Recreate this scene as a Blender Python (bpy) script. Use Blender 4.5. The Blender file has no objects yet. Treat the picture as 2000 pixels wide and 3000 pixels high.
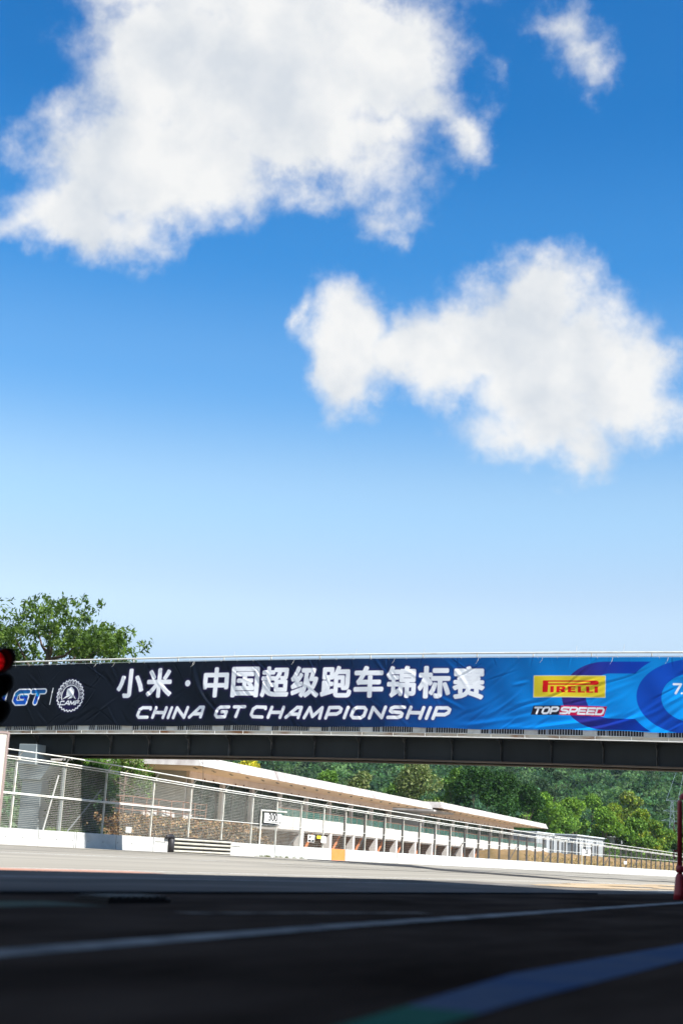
import bpy, math, random
import numpy as np
from mathutils import Vector, Matrix
R = math.radians
rnd = random.Random(7)
scene = bpy.context.scene
COL = scene.collection

# ------------------------------------------------------------------ camera
YAW, PITCH, ROLL, CAM_H = R(26.4074), R(13.5612), R(3.1952), 0.474
cd = bpy.data.cameras.new('camera')
cam = bpy.data.objects.new('camera', cd); COL.objects.link(cam); scene.camera = cam
fw = Vector((-math.sin(YAW)*math.cos(PITCH), math.cos(YAW)*math.cos(PITCH), math.sin(PITCH)))
rt0 = Vector((math.cos(YAW), math.sin(YAW), 0)); up0 = rt0.cross(fw)
rt = math.cos(ROLL)*rt0 + math.sin(ROLL)*up0
up = -math.sin(ROLL)*rt0 + math.cos(ROLL)*up0
M = Matrix((rt, up, -fw)).transposed().to_4x4(); M.translation = (0, 0, CAM_H)
cam.matrix_world = M
cd.sensor_fit = 'HORIZONTAL'; cd.sensor_width = 24.0; cd.lens = 50.0
cd.clip_start = 0.1; cd.clip_end = 20000
cd.dof.use_dof = True; cd.dof.focus_distance = 92.0; cd.dof.aperture_fstop = 1.3

# ------------------------------------------------------------------ light
SUN_EL, SUN_AZ = R(48), R(99)           # azimuth clockwise from +Y towards +X
sd = bpy.data.lights.new('sun', 'SUN'); sd.energy = 4.9; sd.angle = R(0.53); sd.color = (1.0, 0.955, 0.88)
sun = bpy.data.objects.new('sun', sd); COL.objects.link(sun)
sdir = Vector((math.sin(SUN_AZ)*math.cos(SUN_EL), math.cos(SUN_AZ)*math.cos(SUN_EL), math.sin(SUN_EL)))
sun.rotation_euler = (-sdir).to_track_quat('-Z', 'Y').to_euler()
sun.location = sdir*200

scene.view_settings.view_transform = 'Standard'
scene.view_settings.look = 'None'
scene.view_settings.gamma = 1.0
scene.view_settings.exposure = 1.12
scene.view_settings.use_curve_mapping = False
scene.cycles.max_bounces = 8
scene.cycles.transparent_max_bounces = 16
scene.cycles.use_denoising = True

# ------------------------------------------------------------------ world: sky and cumulus clouds
world = bpy.data.worlds.new('World'); scene.world = world; world.use_nodes = True
nt = world.node_tree; nt.nodes.clear(); N = nt.nodes; LK = nt.links
def wn(t, **k):
    n = N.new(t)
    for a, v in k.items(): setattr(n, a, v)
    return n
def wmath(op, a, b=None, c=None, clamp=False):
    n = wn('ShaderNodeMath', operation=op, use_clamp=clamp)
    for i, v in enumerate((a, b, c)):
        if v is None: continue
        if isinstance(v, (int, float)): n.inputs[i].default_value = v
        else: LK.new(v, n.inputs[i])
    return n.outputs[0]
def wvec(op, a, b=None, s=None):
    n = wn('ShaderNodeVectorMath', operation=op)
    for i, v in enumerate((a, b)):
        if v is None: continue
        if isinstance(v, tuple): n.inputs[i].default_value = v
        else: LK.new(v, n.inputs[i])
    if s is not None: n.inputs['Scale'].default_value = s
    return n.outputs['Value'] if op in ('LENGTH', 'DOT_PRODUCT') else n.outputs[0]
def wramp(v, a, b, smooth=True):
    n = wn('ShaderNodeMapRange', interpolation_type='SMOOTHSTEP' if smooth else 'LINEAR')
    LK.new(v, n.inputs[0]); n.inputs[1].default_value = a; n.inputs[2].default_value = b
    return n.outputs[0]
def wnoise(vec, scale, detail, rough, col=False):
    n = wn('ShaderNodeTexNoise'); LK.new(vec, n.inputs['Vector'])
    n.inputs['Scale'].default_value = scale; n.inputs['Detail'].default_value = detail; n.inputs['Roughness'].default_value = rough
    return n.outputs['Color'] if col else n.outputs['Fac']
tc = wn('ShaderNodeTexCoord'); D0 = tc.outputs['Generated']
sky = wn('ShaderNodeTexSky', sky_type='NISHITA', sun_disc=False, sun_elevation=SUN_EL, sun_rotation=SUN_AZ,
         altitude=20, air_density=1.0, dust_density=0.6, ozone_density=2.0)
LK.new(D0, sky.inputs[0]) if sky.inputs else None
SKY_STRENGTH = 0.075
skc = wn('ShaderNodeGamma'); LK.new(sky.outputs[0], skc.inputs[0]); skc.inputs[1].default_value = 1.0
hs = wn('ShaderNodeHueSaturation'); LK.new(sky.outputs[0], hs.inputs['Color'])
hs.inputs['Saturation'].default_value = 1.25; hs.inputs['Hue'].default_value = 0.5
sep = wn('ShaderNodeSeparateXYZ'); LK.new(D0, sep.inputs[0])
az = wmath('MULTIPLY', wmath('ARCTAN2', sep.outputs[0], sep.outputs[1]), 57.29578)   # minus = left of +Y
el = wmath('MULTIPLY', wmath('ARCSINE', sep.outputs[2]), 57.29578)
gr = wn('ShaderNodeValToRGB'); LK.new(wmath('DIVIDE', el, 40.0, clamp=True), gr.inputs[0])
stops = [(0.0, (.62, .66, .79)), (5, (.80, .77, .87)), (10, (1.90, 1.36, 1.13)), (14, (1.95, 1.54, 1.26)), (19, (1.02, 1.26, 1.29)), (24, (.48, 1.06, 1.26)), (30, (.23, .87, 1.15)), (38, (.21, .82, 1.12))]
while len(gr.color_ramp.elements) < len(stops): gr.color_ramp.elements.new(.5)
for e_, (p_, c_) in zip(gr.color_ramp.elements, stops): e_.position = p_/40.0; e_.color = (*[v/2.2 for v in c_], 1)
gr.color_ramp.interpolation = 'B_SPLINE' if False else 'EASE'
skycol = wvec('SCALE', wvec('MULTIPLY', hs.outputs[0], gr.outputs[0]), s=SKY_STRENGTH*2.2)
cmb = wn('ShaderNodeCombineXYZ'); LK.new(az, cmb.inputs[0]); LK.new(el, cmb.inputs[1])
w1 = wvec('SCALE', wvec('SUBTRACT', wnoise(D0, 9.0, 3, .5, True), (.5, .5, .5)), s=5.0)
w2 = wvec('SCALE', wvec('SUBTRACT', wnoise(D0, 34.0, 6, .58, True), (.5, .5, .5)), s=2.3)
pw = wvec('MULTIPLY', wvec('ADD', cmb.outputs[0], wvec('ADD', w1, w2)), (1, 1, 0))
CLOUDS = [(-32.2, 29.84, 5.9, 3.3), (-27.52, 30.86, 5.04, 2.83), (-25.33, 32.7, 2.92, 2.06), (-35.1, 31.3, 2.9, 2.0),
 (-32.39, 33.71, 7.42, 1.78), (-35.4, 26.35, 4.87, 2.41), (-30.0, 27.64, 4.96, 1.91), (-37.95, 24.35, 3.3, 1.41), (-23.35, 30.26, 1.82, 1.0),
 (-21.56, 29.28, 0.68, 0.76), (-39.9, 26.6, 1.1, 0.36), (-40.71, 23.58, 1.11, 0.45), (-38.2, 25.3, 1.45, 1.4), (-24.62, 28.45, 0.9, 0.89), (-22.6, 29.9, 1.3, .8), (-24.2, 31.6, 2.2, 1.5),
 (-26.6, 21.1, 1.6, 1.28), (-27.05, 19.56, 1.59, 1.76), (-24.2, 20.2, 2.46, 1.5), (-22.84, 20.57, 2.17, 1.48), (-22.03, 19.84, 1.30, .95), (-21.0, 20.7, 1.7, 1.5), (-28.02, 26.99, 3.4, 1.22), (-25.6, 28.1, 1.7, 1.0), (-20.31, 21.57, 2.74, 1.74), (-18.9, 22.78, 2.16, 1.52),
 (-18.11, 19.98, 3.67, 2.81), (-18.06, 17.54, 2.94, 1.35), (-15.27, 18.63, 2.49, 2.01), (-13.88, 17.68, 1.64, 0.94), (-16.64, 16.61, 0.83, 0.68),
 (-18.0, 32.5, 0.66, 0.30), (-16.95, 31.8, 0.55, 0.32), (-16.5, 31.1, 0.34, 0.34), (-24.68, 25.58, 0.52, 0.29), (-29.15, 20.45, 0.23, 0.35)]
def field(p):
    F = None
    for (a, e, ra, re) in CLOUDS:
        d = wvec('LENGTH', wvec('MULTIPLY', wvec('SUBTRACT', p, (a, e, 0)), (1/ra, 1/re, 0)))
        # signed field in degrees so that small and large puffs get edges of the same softness
        v = wmath('MULTIPLY', wmath('SUBTRACT', 1.0, d), min(re, 2.2))
        F = v if F is None else wmath('SMOOTH_MAX', F, v, 0.35)
    return F
F = field(pw)
fb = wmath('SUBTRACT', wnoise(D0, 21.0, 9, .62), .5)
wisp = wmath('MULTIPLY', fb, 2.7)
den = wmath('ADD', F, wisp)
# unseen cumulus over the rest of the sky, added to whiten fill light
away = wramp(wvec('DOT_PRODUCT', D0, (-.412, .845, .342)), .905, .70, False)
mapped = wvec('MULTIPLY', D0, (1.0, 1.0, 1.7))
den2 = wmath('ADD', wmath('MULTIPLY', wmath('SUBTRACT', wnoise(mapped, 2.6, 8, .55), .525), 16.0), wmath('MULTIPLY', wmath('SUBTRACT', away, 1.0), 5.5))
den2 = wmath('SUBTRACT', den2, wmath('MULTIPLY', wramp(el, 12.0, 4.0), 12.0))
den = wmath('MAXIMUM', den, den2)
alpha = wmath('POWER', wramp(den, -0.90, 0.72), 1.1)
# billows: the side turned to the sun (right, above) is brighter than the far side
lit = wmath('SUBTRACT', wnoise(wvec('ADD', D0, (-.016, -.008, -.016)), 13.0, 5, .55), wnoise(D0, 13.0, 5, .55))
body = wmath('SUBTRACT', wnoise(D0, 6.5, 3, .5), .5)
shade = wmath('ADD', wmath('ADD', .74, wmath('MULTIPLY', lit, -3.2)), wmath('MULTIPLY', body, 1.1), clamp=True)
cc = wn('ShaderNodeMixRGB'); LK.new(shade, cc.inputs[0])
cc.inputs[1].default_value = (0.325, 0.345, 0.370, 1); cc.inputs[2].default_value = (0.430, 0.431, 0.428, 1)
mixc = wn('ShaderNodeMixRGB'); LK.new(wmath('MULTIPLY', alpha, .985), mixc.inputs[0])
LK.new(skycol, mixc.inputs[1]); LK.new(cc.outputs[0], mixc.inputs[2])
bg = wn('ShaderNodeBackground'); LK.new(mixc.outputs[0], bg.inputs[0]); bg.inputs[1].default_value = 1.0
wo = wn('ShaderNodeOutputWorld'); LK.new(bg.outputs[0], wo.inputs[0])
world.cycles.sampling_method = 'MANUAL'; world.cycles.sample_map_resolution = 512

# ------------------------------------------------------------------ materials
def mat(name, c1, c2=None, scale=3.0, rough=.75, spec=.3, bump=0.0, bscale=40.0, stretch=(1, 1, 1), metal=0.0, detail=6, lo=.35, hi=.65, coords='Object'):
    m = bpy.data.materials.new(name); m.use_nodes = True
    t = m.node_tree; b = t.nodes['Principled BSDF']
    b.inputs['Roughness'].default_value = rough; b.inputs['Metallic'].default_value = metal
    b.inputs['Specular IOR Level'].default_value = spec
    b.inputs['Base Color'].default_value = (*c1, 1)
    if c2 is not None or bump:
        tcn = t.nodes.new('ShaderNodeTexCoord'); mp = t.nodes.new('ShaderNodeMapping'); mp.inputs['Scale'].default_value = stretch
        if coords == 'World':
            g = t.nodes.new('ShaderNodeNewGeometry'); t.links.new(g.outputs['Position'], mp.inputs[0])
        else: t.links.new(tcn.outputs['Object'], mp.inputs[0])
    if c2 is not None:
        n = t.nodes.new('ShaderNodeTexNoise'); n.inputs['Scale'].default_value = scale; n.inputs['Detail'].default_value = detail; n.inputs['Roughness'].default_value = .6
        t.links.new(mp.outputs[0], n.inputs['Vector'])
        mr = t.nodes.new('ShaderNodeMapRange'); mr.inputs[1].default_value = lo; mr.inputs[2].default_value = hi; t.links.new(n.outputs[0], mr.inputs[0])
        mx = t.nodes.new('ShaderNodeMixRGB'); mx.inputs[1].default_value = (*c1, 1); mx.inputs[2].default_value = (*c2, 1)
        t.links.new(mr.outputs[0], mx.inputs[0]); t.links.new(mx.outputs[0], b.inputs['Base Color'])
    if bump:
        n2 = t.nodes.new('ShaderNodeTexNoise'); n2.inputs['Scale'].default_value = bscale; n2.inputs['Detail'].default_value = 4
        t.links.new(mp.outputs[0], n2.inputs['Vector'])
        bp = t.nodes.new('ShaderNodeBump'); bp.inputs['Strength'].default_value = bump; bp.inputs['Distance'].default_value = .02
        t.links.new(n2.outputs[0], bp.inputs['Height']); t.links.new(bp.outputs[0], b.inputs['Normal'])
    return m
def leafmat(name, trans=.35, spec=.2):
    m = bpy.data.materials.new(name); m.use_nodes = True; t = m.node_tree
    b = t.nodes['Principled BSDF']; b.inputs['Roughness'].default_value = .6; b.inputs['Specular IOR Level'].default_value = spec
    a = t.nodes.new('ShaderNodeAttribute'); a.attribute_name = 'tint'
    t.links.new(a.outputs['Color'], b.inputs['Base Color'])
    tr = t.nodes.new('ShaderNodeBsdfTranslucent')
    br = t.nodes.new('ShaderNodeMixRGB'); br.blend_type = 'MULTIPLY'; br.inputs[0].default_value = 1; br.inputs[2].default_value = (1.5, 1.7, .7, 1)
    t.links.new(a.outputs['Color'], br.inputs[1]); t.links.new(br.outputs[0], tr.inputs[0])
    mx = t.nodes.new('ShaderNodeMixShader'); mx.inputs[0].default_value = trans
    t.links.new(b.outputs[0], mx.inputs[1]); t.links.new(tr.outputs[0], mx.inputs[2])
    t.links.new(mx.outputs[0], t.nodes['Material Output'].inputs[0])
    return m
MAT = dict(
 earth=mat('earth', (.10, .085, .045), (.05, .07, .025), .15, .95, .1, coords='World'),
 bounce_ground=mat('bounce_ground', (.46, .40, .32), (.36, .31, .24), .4, .9, .1, coords='World'),
 track=mat('track_asphalt', (.205, .190, .160), (.325, .300, .252), .45, .8, .25, .25, 30, (1.0, .06, 1), coords='World', lo=.3, hi=.7),
 shaded_track=mat('shaded_asphalt', (.17, .16, .15), (.10, .097, .092), .8, 1.0, 0.0, .25, 30, (1, .15, 1), coords='World'),
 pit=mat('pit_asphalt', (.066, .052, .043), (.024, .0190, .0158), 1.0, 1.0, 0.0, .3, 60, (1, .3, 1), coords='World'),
 patch=mat('dark_ground', (.022, .022, .024), (.035, .033, .032), 1.5, .8, .2, coords='World'),
 skid=mat('skid', (.115, .105, .092), (.20, .187, .16), 2.0, .8, .2, 0, 1, (1, .1, 1), coords='World'),
 linewhite=mat('line_white', (.62, .60, .55), (.40, .385, .35), 3.0, .7, .3, 0, 1, (1, .25, 1), coords='World'),
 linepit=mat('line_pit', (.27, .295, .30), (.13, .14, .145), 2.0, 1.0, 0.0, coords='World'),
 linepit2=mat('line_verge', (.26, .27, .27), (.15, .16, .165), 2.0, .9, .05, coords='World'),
 linepit3=mat('line_worn', (.22, .205, .185), (.07, .062, .055), 2.5, 1.0, 0.0, coords='World'),
 dust=mat('dust', (.34, .25, .155), (.42, .34, .24), 1.2, .95, .05, coords='World', stretch=(1, .3, 1)),
 lineblue=mat('line_blue', (.055, .10, .20), (.095, .13, .19), 1.4, 1.0, 0.0, coords='World'),
 lineteal=mat('line_teal', (.02, .13, .10), (.05, .14, .11), 1.4, 1.0, 0.0, coords='World'),
 kerbred=mat('kerb_red', (.42, .20, .14), (.36, .24, .19), 1.0, .8, .2, coords='World'),
 darkkerb=mat('dark_kerb', (.018, .02, .024), None, 1, .8, .2),
 green_strip=mat('green_strip', (.025, .06, .04), (.03, .04, .03), 1.0, .85, .1, coords='World'),
 wallwhite=mat('wall_white', (.50, .51, .505), (.33, .335, .32), .9, .75, .25, .08, 12, (1, .6, 1), coords='World', lo=.45, hi=.8),
 wallblue=mat('wall_blue', (.12, .22, .31), (.15, .255, .34), 1.5, .75, .25, coords='World'),
 wallorange=mat('wall_orange', (.72, .20, .045), (.66, .22, .07), 2.5, .75, .25, coords='World'),
 steel=mat('galvanised', (.62, .62, .58), (.50, .50, .46), 5, .45, .5, metal=.35),
 steelshade=mat('weathered_rail', (.50, .49, .44), (.36, .34, .29), 2.5, .5, .5, stretch=(1, .4, 3)),
 postwhite=mat('post_white', (.66, .66, .60), (.42, .37, .29), 2.2, .6, .3, coords='World', lo=.45, hi=.75),
 postgrey=mat('post_grey', (.20, .225, .225), (.15, .165, .165), 2, .6, .3),
 postdark=mat('post_dark', (.055, .055, .06), (.10, .085, .07), 2, .6, .3),
 wire=mat('wire', (.38, .38, .345), (.22, .195, .16), .8, .5, .4, coords='World', lo=.5, hi=.75),
 wiredark=mat('wire_dark', (.12, .125, .12), None, 1, .6, .3),
 rail=mat('rail_pipe', (.62, .62, .59), (.42, .39, .33), 1.0, .4, .45, coords='World', lo=.5, hi=.8),
 black=mat('black_rubber', (.012, .012, .015), (.03, .028, .035), 6, .55, .4),
 signwhite=mat('sign_white', (.78, .78, .76), (.70, .70, .68), 2, .6, .3),
 signcream=mat('sign_cream', (.70, .69, .63), (.62, .60, .54), 1.2, .6, .3),
 signedge=mat('sign_edge', (.34, .27, .26), None, 1, .6, .3),
 ink=mat('ink', (.02, .02, .022), None, 1, .6, .3),
 inkred=mat('ink_red', (.55, .02, .03), None, 1, .6, .3),
 signyellow=mat('sign_yellow', (.80, .68, .05), None, 1, .6, .3),
 girder=mat('girder_paint', (.017, .022, .025), (.012, .015, .017), .5, .6, .25, coords='World', stretch=(1, 1, .4)),
 flange=mat('girder_flange', (.10, .075, .055), (.065, .05, .038), .9, .7, .3, coords='World'),
 stiff=mat('stiffener', (.030, .034, .036), (.13, .13, .125), 2.0, .6, .3, coords='World', lo=.45, hi=.7),
 deck=mat('deck_edge', (.58, .56, .50), (.30, .14, .06), .55, .75, .25, coords='World', lo=.47, hi=.68, stretch=(1, 1, 2.5)),
 plate=mat('rail_plate', (.62, .63, .60), (.50, .48, .44), 1.5, .6, .3, coords='World'),
 pier=mat('pier_grey', (.30, .345, .36), (.26, .30, .315), .8, .75, .25, coords='World'),
 fascia=mat('fascia', (.43, .415, .40), (.22, .185, .18), .9, .8, .2, coords='World', stretch=(1, .8, .35), lo=.42, hi=.75, detail=9),
 soffit=mat('soffit', (.86, .64, .44), (.78, .58, .40), .4, .85, .2, coords='World'),
 plaster=mat('plaster', (.86, .74, .67), (.76, .64, .57), .5, .85, .2, coords='World', stretch=(1, 1, .3)),
 wall_shade=mat('wall_shade', (.58, .57, .58), (.48, .47, .47), .6, .85, .2, coords='World'),  # plaster greyed so the end wall's shade is in its colour
 glassdark=mat('window_dark', (.012, .05, .05), (.02, .028, .03), .25, .25, .5, coords='World'),
 netting=mat('netting', (.035, .13, .10), (.07, .18, .15), .7, .8, .2, coords='World'),
 parapet=mat('parapet', (.56, .53, .50), (.40, .33, .29), .9, .8, .2, coords='World', stretch=(1, 1, .4), lo=.5, hi=.78),
 void=mat('void_wall', (.075, .045, .028), (.12, .075, .045), .8, .9, .1, coords='World'),
 rust=mat('rust_orange', (.48, .17, .07), (.30, .12, .06), 2, .8, .2, coords='World'),
 rustrail=mat('rust_rail', (.17, .08, .055), (.26, .15, .10), 2, .8, .2, coords='World'),
 fin=mat('fin', (.60, .585, .575), (.50, .48, .47), 1, .8, .2, coords='World'),
 bank=mat('bank', (.26, .165, .08), (.13, .095, .04), .35, .95, .1, .4, 3, coords='World'),
 litter=leafmat('litter', .15),
 shed=mat('shed', (.38, .40, .42), (.28, .30, .32), .5, .6, .3, coords='World', stretch=(1, 1, .2)),
 shedroof=mat('shed_roof', (.56, .60, .64), None, 1, .5, .3),
 sheddark=mat('shed_dark', (.06, .065, .075), None, 1, .7, .2),
 bark=mat('bark', (.085, .062, .05), (.14, .105, .08), 4, .9, .1, .5, 20),
 leaf=leafmat('leaf'), leaf2=leafmat('leaf2', .18, .1), hillleaf=leafmat('hill_leaf', .3, 0),
 hill=mat('hill_soil', (.03, .06, .02), (.05, .08, .03), .02, .95, .05, coords='World'),
 tlblack=mat('signal_black', (.010, .010, .011), None, 1, .5, .3),
 redpaint=mat('red_paint', (.30, .018, .030), (.22, .014, .024), 6, .4, .45),
 pylon=mat('pylon', (.20, .26, .30), None, 1, .5, .4),
 concrete=mat('pit_concrete', (.32, .31, .30), (.26, .25, .24), .5, .85, .2, coords='World'),
 shutter=mat('shutter', (.22, .23, .25), (.18, .19, .2), .5, .5, .4, coords='World'),
)
# ------------------------------------------------------------------ mesh helpers
class MB:
    def __init__(s): s.v = []; s.f = []
    def add(s, vs, fs):
        o = len(s.v); s.v += [tuple(p) for p in vs]; s.f += [tuple(i+o for i in q) for q in fs]; return s
    def box(s, x0, x1, y0, y1, z0, z1):
        return s.add([(x0,y0,z0),(x1,y0,z0),(x1,y1,z0),(x0,y1,z0),(x0,y0,z1),(x1,y0,z1),(x1,y1,z1),(x0,y1,z1)],
                     [(0,3,2,1),(4,5,6,7),(0,1,5,4),(1,2,6,5),(2,3,7,6),(3,0,4,7)])
    def prism(s, pts, off):
        n = len(pts); off = Vector(off)
        a = [Vector(p) for p in pts]; b = [p+off for p in a]
        return s.add(a+b, [tuple(range(n-1, -1, -1)), tuple(range(n, 2*n))] + [(i, (i+1) % n, n+(i+1) % n, n+i) for i in range(n)])
    def beam(s, p, q, w, h=None, upv=(0, 0, 1)):
        h = h or w; p = Vector(p); q = Vector(q); d = (q-p).normalized()
        u = Vector(upv)
        if abs(d.dot(u)) > .98: u = Vector((1, 0, 0))
        a = d.cross(u).normalized()*(w/2); b = a.cross(d).normalized()*(h/2)
        vs = [p-a-b, p+a-b, p+a+b, p-a+b, q-a-b, q+a-b, q+a+b, q-a+b]
        return s.add(vs, [(0,3,2,1),(4,5,6,7),(0,1,5,4),(1,2,6,5),(2,3,7,6),(3,0,4,7)])
    def tube(s, pts, r, seg=8, cap=True):
        pts = [Vector(p) for p in pts]; rs = r if isinstance(r, (list, tuple)) else [r]*len(pts)
        o = len(s.v); n = len(pts)
        for i, p in enumerate(pts):
            d = (pts[min(i+1, n-1)] - pts[max(i-1, 0)]).normalized()
            u = Vector((0, 0, 1)) if abs(d.z) < .9 else Vector((1, 0, 0))
            a = d.cross(u).normalized(); b = a.cross(d)
            for k in range(seg):
                t = 2*math.pi*k/seg; s.v.append(tuple(p + rs[i]*(math.cos(t)*a + math.sin(t)*b)))
        for i in range(n-1):
            for k in range(seg):
                k2 = (k+1) % seg; s.f.append((o+i*seg+k, o+i*seg+k2, o+(i+1)*seg+k2, o+(i+1)*seg+k))
        if cap:
            s.f.append(tuple(o+k for k in range(seg-1, -1, -1))); s.f.append(tuple(o+(n-1)*seg+k for k in range(seg)))
        return s
    def mesh(s, name, m, smooth=False):
        me = bpy.data.meshes.new(name); me.from_pydata(s.v, [], s.f); me.update()
        if m is not None: me.materials.append(MAT[m] if isinstance(m, str) else m)
        if smooth: me.polygons.foreach_set('use_smooth', [True]*len(me.polygons))
        return me
    def build(s, name, m, parent=None, smooth=False, **tags):
        return obj(name, s.mesh(name, m, smooth), parent, **tags)
def obj(name, data, parent=None, label=None, cat=None, group=None, kind=None, loc=None, rotz=None):
    o = bpy.data.objects.new(name, data); COL.objects.link(o)
    if parent is not None: o.parent = parent
    if loc is not None: o.location = loc
    if rotz is not None: o.rotation_euler = (0, 0, rotz)
    if label: o['label'] = label
    if cat: o['category'] = cat
    if group: o['group'] = group
    if kind: o['kind'] = kind
    return o
def thing(name, label, cat, loc=(0, 0, 0), rotz=0, group=None, kind=None):
    return obj(name, None, None, label, cat, group, kind, loc, rotz)
def bevel(o, w=.02, seg=2):
    b = o.modifiers.new('bevel', 'BEVEL'); b.width = w; b.segments = seg; b.limit_method = 'ANGLE'; return o
def sheet(name, poly, z, m, **k):
    b = MB(); b.add([(x, y, z) for x, y in poly], [tuple(range(len(poly)))]); return b.build(name, m, **k)

# ------------------------------------------------------------------ ground
sheet('ground', [(-3000, -3000), (3000, -3000), (3000, 3000), (-3000, 3000)], -0.03, 'earth', kind='structure')
WX = -58.12
sheet('bounce_sheet', [(-84, 113), (-58.4, 113), (-58.4, 330), (-84, 330)], -0.02, 'bounce_ground', kind='structure')  # pale ground added to bounce sunlight up to the soffit and lintel
def bar(name, x0, x1, y0, y1, z, m, wob=0.0, **k):
    ys = np.arange(y0, y1+.1, max(.4, (y1-y0)/160)); r = np.random.RandomState(abs(hash(name)) % 1000 if False else len(name))
    b = MB(); vs = []
    for y in ys: vs += [(x0+r.uniform(-wob, wob), y, z), (x1+r.uniform(-wob, wob), y, z)]
    b.add(vs, [(2*i, 2*i+1, 2*i+3, 2*i+2) for i in range(len(ys)-1)]); return b.build(name, m, **k)
bar('race_track', WX-.4, -7.9, -150, 900, 0.0, 'track', kind='structure')
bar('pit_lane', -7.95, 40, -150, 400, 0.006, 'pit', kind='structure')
bar('verge_strip', -13.55, -7.9, -100, 36, 0.0035, 'shaded_track', .03, kind='structure')  # track asphalt painted darker where the pit building's shadow falls
bar('verge_white_line', -11.5, -11.3, -60, 300, 0.008, 'linepit2', .01, kind='structure')
bar('white_edge_line', -14.72, -14.48, -60, 300, 0.004, 'linewhite', .015, kind='structure')
bar('red_edge_paint', -14.44, -13.62, -60, 21.5, 0.004, 'kerbred', .04, kind='structure')
bar('white_track_line', -29.35, -28.85, -60, 45.5, 0.004, 'linewhite', .02, kind='structure')
for i, (a, b_) in enumerate(((47.5, 50), (53.5, 56), (58, 60), (63, 67), (70, 73), (76, 80), (84, 88), (93, 98), (104, 110))):
    bar('white_lane_dash', -29.3, -28.85, a, b_, 0.004, 'linewhite', .02, kind='structure')
sheet('dark_strip', [(-57.7,113.3),(-53.4,112.2),(-48.1,113.4),(-31.1,78.4),(-27.2,75.1),(-21.1,66.0),(-17.2,58.3),(-16.6,58.5),(-16.4,55.6),(-18.3,57.4),(-22.6,62.4),(-26.3,66.2),(-34.5,81.5),(-43.8,92.0),(-51.4,101.0)][::-1], 0.008, 'patch', kind='structure')  # dark irregular band laid diagonally across the track
sk = np.random.RandomState(11)
for i in range(44):
    x = sk.uniform(-54, -17); y = sk.uniform(25, 150); L = sk.uniform(10, 50); dx = sk.uniform(-1.5, 1.5); w = sk.uniform(.12, .3)
    n_ = 14; b = MB(); vs = []
    for j in range(n_+1):
        t = j/n_; ww = w*math.sin(math.pi*min(1, max(0.03, t)))**.5 if 0 < j < n_ else .02
        xx = x + dx*t*t; vs += [(xx-ww, y+L*t, .010+i*.0004), (xx+ww, y+L*t, .010+i*.0004)]
    b.add(vs, [(2*j, 2*j+1, 2*j+3, 2*j+2) for j in range(n_)]); b.build('skid_mark', 'skid', kind='structure')
dr = np.random.RandomState(8)
for i, (cx, cy, rx, ry) in enumerate(((-11.2, 39, 1.2, 4.5), (-12.6, 47, 1.0, 6), (-10.6, 52, 1.3, 7), (-13.2, 62, 1.0, 8), (-11.4, 71, 1.4, 9))):
    sheet('dust_patch', [(cx+rx*math.cos(q)*(1+.25*math.sin(3*q+i)+dr.uniform(-.12, .12)), cy+ry*math.sin(q)*(1+.2*math.cos(2*q+i)+dr.uniform(-.1, .1))) for q in np.linspace(0, 6.283, 40)[:-1]], .013+i*.001, 'dust', kind='structure')
# pit lane side: low dark kerb, green paint, lane lines
b = MB(); 
for y0 in np.arange(-40, 28, 4.0): b.box(-8.02, -7.88, y0, y0+3.985, 0.0, .03)
b.build('low_kerb', 'darkkerb', kind='structure')
bar('green_paint_strip', -6.95, -6.35, -20, 9.4, 0.010, 'green_strip', .08, kind='structure')
b = MB(); vs = []
for y in np.arange(-10, 60, .5):
    xc = -3.55 - .075*y if y > 0 else -3.55
    xc = -3.35 - .108*y if y < 9 else -4.32 - .0775*(y-9)
    vs += [(xc-.115, y, .010), (xc+.115, y, .010)]
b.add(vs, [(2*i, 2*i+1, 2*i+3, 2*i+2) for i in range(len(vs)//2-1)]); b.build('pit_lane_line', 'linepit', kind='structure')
b = MB(); vs = []
for y in np.arange(9.0, 12.6, .4): vs += [(-5.55+.17*(y-9)-.09, y, .014), (-5.55+.17*(y-9)+.09, y, .014)]
b.add(vs, [(2*i, 2*i+1, 2*i+3, 2*i+2) for i in range(len(vs)//2-1)]); b.build('faint_pit_line', 'linepit3', kind='structure')
def curvy(name, y0, y1, m):
    b = MB(); vs = []
    for y in np.arange(y0, y1+.01, .25):
        vs += [(float(np.interp(y, [-10, 2, 3.98, 6.25, 10.25, 40], [-1.2, -1.58, -1.83, -2.14, -2.28, -2.9])), y, .010), (float(np.interp(y, [-10, 2, 4.26, 4.92, 8.28, 40], [-.95, -1.44, -1.62, -1.68, -1.84, -2.5])), y, .010)]
    b.add(vs, [(2*i, 2*i+1, 2*i+3, 2*i+2) for i in range(len(vs)//2-1)]); b.build(name, m, kind='structure')
curvy('blue_paint_line', 4.5, 40, 'lineblue'); curvy('teal_paint_line', -10, 4.5, 'lineteal')

# drain grate in the pit lane
t = thing('drain_grate', 'dark low drain grate lying in the shaded pit lane', 'drain', (-6.8, 10.1, .006))
MB().box(-.16, .16, -.46, .46, 0, .035).build('frame', 'tlblack', t)
for k in range(8): MB().box(-.15, .15, -.42+k*.11, -.36+k*.11, .036, .055).build('bar', 'tlblack', t)

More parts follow.
